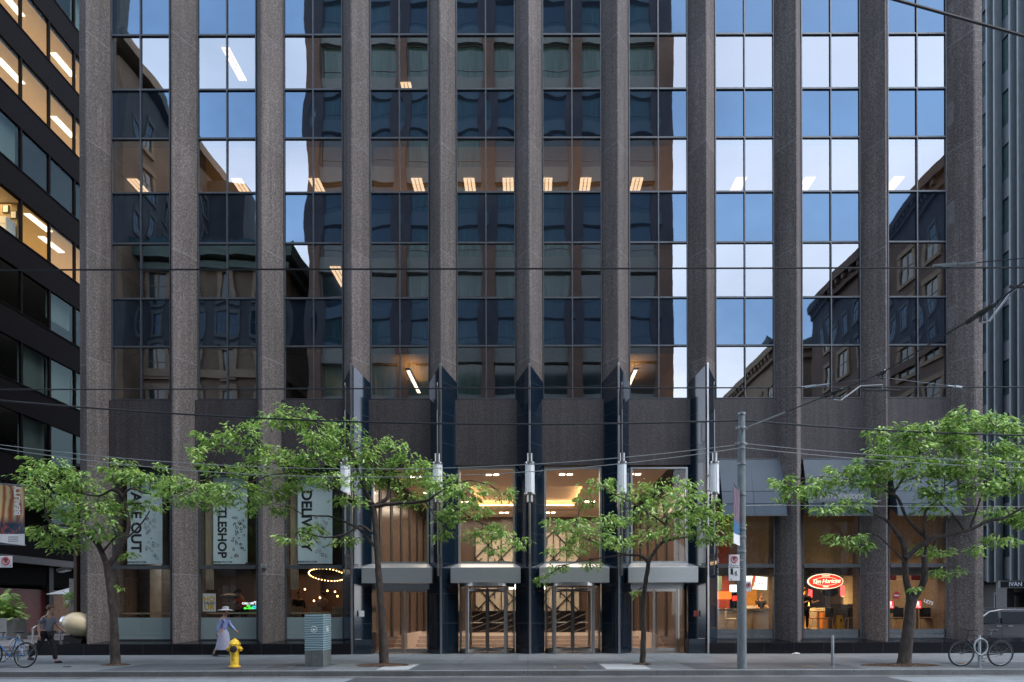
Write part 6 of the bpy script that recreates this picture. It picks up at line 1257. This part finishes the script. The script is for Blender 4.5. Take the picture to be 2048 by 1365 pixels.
# ================================================================ CARS in the side street
pbr('paint_silver', (.06,.06,.07), .3, .55, var=.03, coat=.8); pbr('paint_pale', (.22,.24,.28), .3, .5, var=.03, coat=.8); pbr('car_glass', (.015,.02,.025), .05, var=0, spec=.9)
def car(x, y, z, L, H, W, m, lab, name='parked_car', van=True):
    t = empty(name, (x,y,z), 0, lab, 'minivan' if van else 'car', None)
    # profile in (x,z), nose towards -X
    if van: P = [(-L/2,.35),(-L/2+.02,.70),(-L/2+.25,.88),(-L/2+1.05,1.02),(-L/2+1.95,H-.10),(-L/2+2.5,H),(L/2-.9,H),(L/2-.25,H-.10),(L/2-.02,1.0),(L/2,.4),(L/2-.1,.25),(-L/2+.15,.25)]
    else: P = [(-L/2,.35),(-L/2+.03,.62),(-L/2+1.1,.92),(-L/2+1.9,H-.04),(-L/2+2.4,H),(L/2-1.7,H-.02),(L/2-.8,1.0),(L/2-.05,.92),(L/2,.4),(L/2-.1,.25),(-L/2+.15,.25)]
    n_ = len(P); mb = MB()
    lay = [(-W/2,.93,0),(-W/2+.04,1,1),(W/2-.04,1,1),(W/2,.93,0)]
    def off(p, full): 
        cx, cz = 0, .7; k = 1 if full else .985; zz_ = p[1]; return (cx+(p[0]-cx)*k, cz+(zz_-cz)*k)
    for (yy,_,full) in lay:
        for p in P:
            q = off(p, full); inset = max(0,(q[1]-.95))*.28*(1 if yy < 0 else -1); mb.v.append((q[0], yy+inset, q[1]))
    for i in range(3):
        for k in range(n_): k2 = (k+1)%n_; mb.f.append([i*n_+k,i*n_+k2,(i+1)*n_+k2,(i+1)*n_+k]); mb.m.append(0)
    mb.f.append(list(range(n_))[::-1]); mb.m.append(0); mb.f.append([3*n_+k for k in range(n_)]); mb.m.append(0)
    mb.build('body', MT[m], t, bevel=.025)
    zb, zt = 1.02, H-.14
    def win(xa, xb, xa2, xb2):
        for s in (-1,1):
            i0 = (zb-.95)*.28; i1 = (zt-.95)*.28; g = MB().poly([(xa,s*(W/2+.004-i0),zb),(xb,s*(W/2+.004-i0),zb),(xb2,s*(W/2+.004-i1),zt),(xa2,s*(W/2+.004-i1),zt)]); g.build('side_window', MT['car_glass'], t, fixn=False)
    if van: win(-L/2+1.25,-L/2+2.25,-L/2+1.98,-L/2+2.30); win(-L/2+2.38,-L/2+3.5,-L/2+2.42,-L/2+3.5); win(-L/2+3.6,L/2-.3,-L/2+3.6,L/2-.55)
    else: win(-L/2+1.35,-L/2+2.4,-L/2+2.0,-L/2+2.4); win(-L/2+2.5,L/2-1.0,-L/2+2.5,L/2-1.5)
    wx0, wz0, wx1, wz1 = (-L/2+1.1,1.03,-L/2+1.93,H-.12)
    MB().poly([(wx0-.02,-W/2+.16,wz0+.01),(wx0-.02,W/2-.16,wz0+.01),(wx1-.03,W/2-.26,wz1),(wx1-.03,-W/2+.26,wz1)]).build('windscreen', MT['car_glass'], t, fixn=False)
    for wx in (-L/2+.95, L/2-1.0):
        for s in (-1,1):
            w_ = MB().lathe([(.20,-.1),(.33,-.09),(.345,0),(.33,.09),(.20,.1)], (wx,s*(W/2-.1),.34), 24, 'y').build('wheel', MT['tyre'], t, smooth=True); MB().lathe([(.05,-.115),(.2,-.105),(.2,.105),(.05,.115)], (wx,s*(W/2-.1),.34), 18, 'y').build('rim', MT['steel'], w_)
    for hx_ in ((-L/2+2.12,-L/2+2.62) if van else (-L/2+2.2,-L/2+3.0)):
        for s in (-1,1): MB().box((hx_,s*(W/2-.005),.88),(hx_+.2,s*(W/2+.03),.91)).build('door_handle', MT['steel'], t, bevel=.004)
    for s in (-1,1): MB().box((-L/2-.005,s*(W/2-.35)-.15,.60),(-L/2+.14,s*(W/2-.35)+.15,.74)).build('headlight', MT['white'], t, bevel=.02); MB().box((L/2-.12,s*(W/2-.12)-.08,.75),(L/2+.005,s*(W/2-.12)+.08,1.0)).build('tail_light', MT['redpaint'], t); MB().box((-L/2+1.25,s*(W/2+.02),.95),(-L/2+1.4,s*(W/2+.16),1.08)).build('mirror', MT[m], t, bevel=.02)
    for s in (-1,1): MB().box((-L/2+2.37,s*(W/2+.001),.40),(-L/2+2.385,s*(W/2+.004),1.0)).build('door_seam', MT['black'], t)
    if van:
        for s in (-1,1): MB().tube([(-L/2+2.6,s*(W/2-.32),H+.03),(L/2-.9,s*(W/2-.32),H+.03)],.018,6).build('roof_rail', MT['black'], t)
    return t
car(PX(1957,5)+1.25, 6.0, -.128, 5.1, 1.66, 1.95, 'paint_silver', 'dark silver minivan crossing behind the right corner pier and low wall')
car(PX(1946,9)+.9, 10.6, -.128, 4.6, 1.50, 1.8, 'paint_pale', 'pale car roof showing behind the nose of the minivan', van=False)

# ================================================================ OVERHEAD WIRES
pbr('wire', (.02,.024,.03), .5, var=.1); pbr('wire_grey', (.30,.33,.34), .5, .3, var=.1); pbr('insulator', (.015,.02,.02), .4, var=.1)
def cable(name, pts, r, m, lab, sag=0, cat='cable', grp=None, n=26):
    P = []; pts = [Vector(p) for p in pts]
    for i in range(len(pts)-1):
        a, b = pts[i], pts[i+1]
        for k in range(n): u = k/n; P.append(a.lerp(b,u) - Vector((0,0,4*sag*u*(1-u))))
    P.append(pts[-1]); o = MB().tube(P, r, 6).build(name, MT[m], smooth=True); tag(o, lab, cat, grp); return o
zt1, zt2 = EYE+(HY-538)*7.0/F, EYE+(HY-777)*10.7/F
cable('trolley_wire', [(-60,-13.0,zt1),(60,-13.0,zt1)], .011, 'wire', 'upper level streetcar wire crossing the whole mirrored front', cat='wire', grp='streetcar wires')
cable('trolley_wire', [(-60,-9.3,zt2),(60,-9.3,zt2)], .013, 'wire', 'lower level streetcar wire crossing just above the dark stone panels', cat='wire', grp='streetcar wires')
pz = lambda py: EYE+(HY-py)*(PY1-CAMY)/F
upx1, upx2 = PX(1483.5,PY1), PX(-17,PY1)
cable('thick_cable', [(upx2,PY1,pz(797)),(upx1,PY1,pz(842))], .022, 'wire', 'thick sagging cable between the two utility poles', sag=.30)
cable('thick_cable', [(upx1,PY1,pz(842)),(upx1+21,PY1,pz(842)+.3)], .022, 'wire', 'thick cable running right from the pole above the rightmost tree', sag=.55)
cable('thin_cable', [(upx2,PY1,pz(885)),(upx1,PY1,pz(890))], .009, 'wire_grey', 'upper thin twisted cable between the poles, through the tree crowns', sag=.62)
cable('thin_cable', [(upx2,PY1-.1,pz(893)),(upx1,PY1-.1,pz(899))], .009, 'wire_grey', 'lower thin twisted cable between the poles, through the tree crowns', sag=.74)
cable('thin_cable', [(upx1,PY1,pz(888)),(upx1+21,PY1,pz(888)+.2)], .009, 'wire_grey', 'upper thin cable right of the concrete pole', sag=.62)
cable('thin_cable', [(upx1,PY1-.1,pz(899)),(upx1+21,PY1-.1,pz(899)+.2)], .009, 'wire_grey', 'lower thin cable right of the concrete pole', sag=.66)
A = Vector((upx1,PY1,pz(861))); B = Vector((PX(1668,-9.4),-9.4,PZ(788,-9.4))); C_ = Vector((PX(1765,-10.6),-10.6,PZ(748,-10.6))); Dp = Vector((PX(1962,-12.8),-12.8,PZ(630,-12.8))); E = Vector((PX(2075,-13.6),-13.6,PZ(548,-13.6))); E2 = E + (E-Dp).normalized()*9
sp = cable('span_wire', [A,B,C_,Dp,E,E2], .012, 'wire', 'dark span wire climbing from the pole to the upper right edge', cat='wire', n=8)
MB().tube([A,A.lerp(B,.55)],.020,8).build('steel_rod', MT['wire_grey'], sp)
for q, (a, b) in enumerate(((A,B),(C_,B),(C_,Dp))):
    m_ = (B if q < 2 else Dp); d = (m_-a).normalized()
for c, dd in ((B,(C_-A)),(Dp,(E-C_)),(C_,(Dp-B))):
    d = dd.normalized(); s = .28 if c is not C_ else .10; mb = MB().tube([c-d*s,c-d*s*.8,c-d*s*.4,c,c+d*s*.4,c+d*s*.8,c+d*s],[.012,.035,.03,.042,.032,.036,.012],8); mb.tube([c,c-Vector((0,0,.10))],.018,6); mb.build('insulator', MT['insulator'], sp)
def hanger(c, px1, py1, y1, zw, lab):
    p1 = Vector((PX(px1,y1),y1,PZ(py1,y1))); c0 = c-Vector((0,0,.12)); t = MB().tube([c0, c0.lerp(p1,.15)+Vector((0,0,-.06)), c0.lerp(p1,.55)+Vector((0,0,.10)), p1, p1-Vector((0,0,.09))],.014,6).build('wire_hanger', MT['wire_grey'], smooth=True); tag(t, lab, 'wire arm', 'streetcar wire fittings')
    MB().tube([p1-Vector((.36,0,.10)),p1+Vector((.34,0,-.10))],.022,6).build('clip', MT['wire'], t)
hanger(B, 1766, 772, -9.3, zt2, 'curved grey arm and clip holding the lower streetcar wire'); hanger(Dp, 2080, 560, -12.9, zt1, 'curved grey arm at the right edge holding the upper streetcar wire')
for (pts, lab, rodl, left) in (
  ([(PX(1612,-9.3),-9.3,PZ(776,-9.3)),(PX(1765,-10.6),-10.6,PZ(757,-10.6))], 'thin pull wire with a grey turnbuckle left of the junction', .5, 1),
  ([(PX(1765,-10.6),-10.6,PZ(757,-10.6)),(PX(1922,-9.3),-9.3,PZ(777,-9.3))], 'thin pull wire with a grey turnbuckle right of the junction', .5, 0),
  ([(PX(1882,-13),-13,PZ(534,-13)),(PX(2090,-13.3),-13.3,PZ(516,-13.3))], 'thin pull wire with a grey turnbuckle before the right corner pier', .38, 1)):
    a, b = Vector(pts[0]), Vector(pts[1]); o = cable('pull_wire', [a,b], .007, 'wire', lab, cat='wire'); e, f = (a, b) if left else (b, a); d = (f-e).normalized()
    MB().tube([e-d*.08,e+d*rodl*.45],.024,6).tube([e+d*rodl*.5,e+d*rodl],.014,6).build('turnbuckle', MT['galv'], o)
cable('thick_cable', [(PX(1700,-15.0),-15.0,PZ(-32,-15.0)),(PX(1788,-15.0),-15.0,PZ(0,-15)),(PX(2048,-14.8),-14.8,PZ(74,-14.8)),(PX(2200,-14.6),-14.6,PZ(112,-14.6))], .011, 'wire', 'thick black cable crossing the upper right corner')
cable('thin_cable', [(upx1,PY1,pz(1013)),(PX(1565,PY1),PY1,pz(1012))], .014, 'wire_grey', 'short grey rod tied to the pole before the awnings'); cable('thin_cable', [(PX(1565,PY1),PY1,pz(1012)),(upx1+21,PY1,pz(1004))], .006, 'wire_grey', 'thin wire running from the short rod into the rightmost tree', sag=.1)
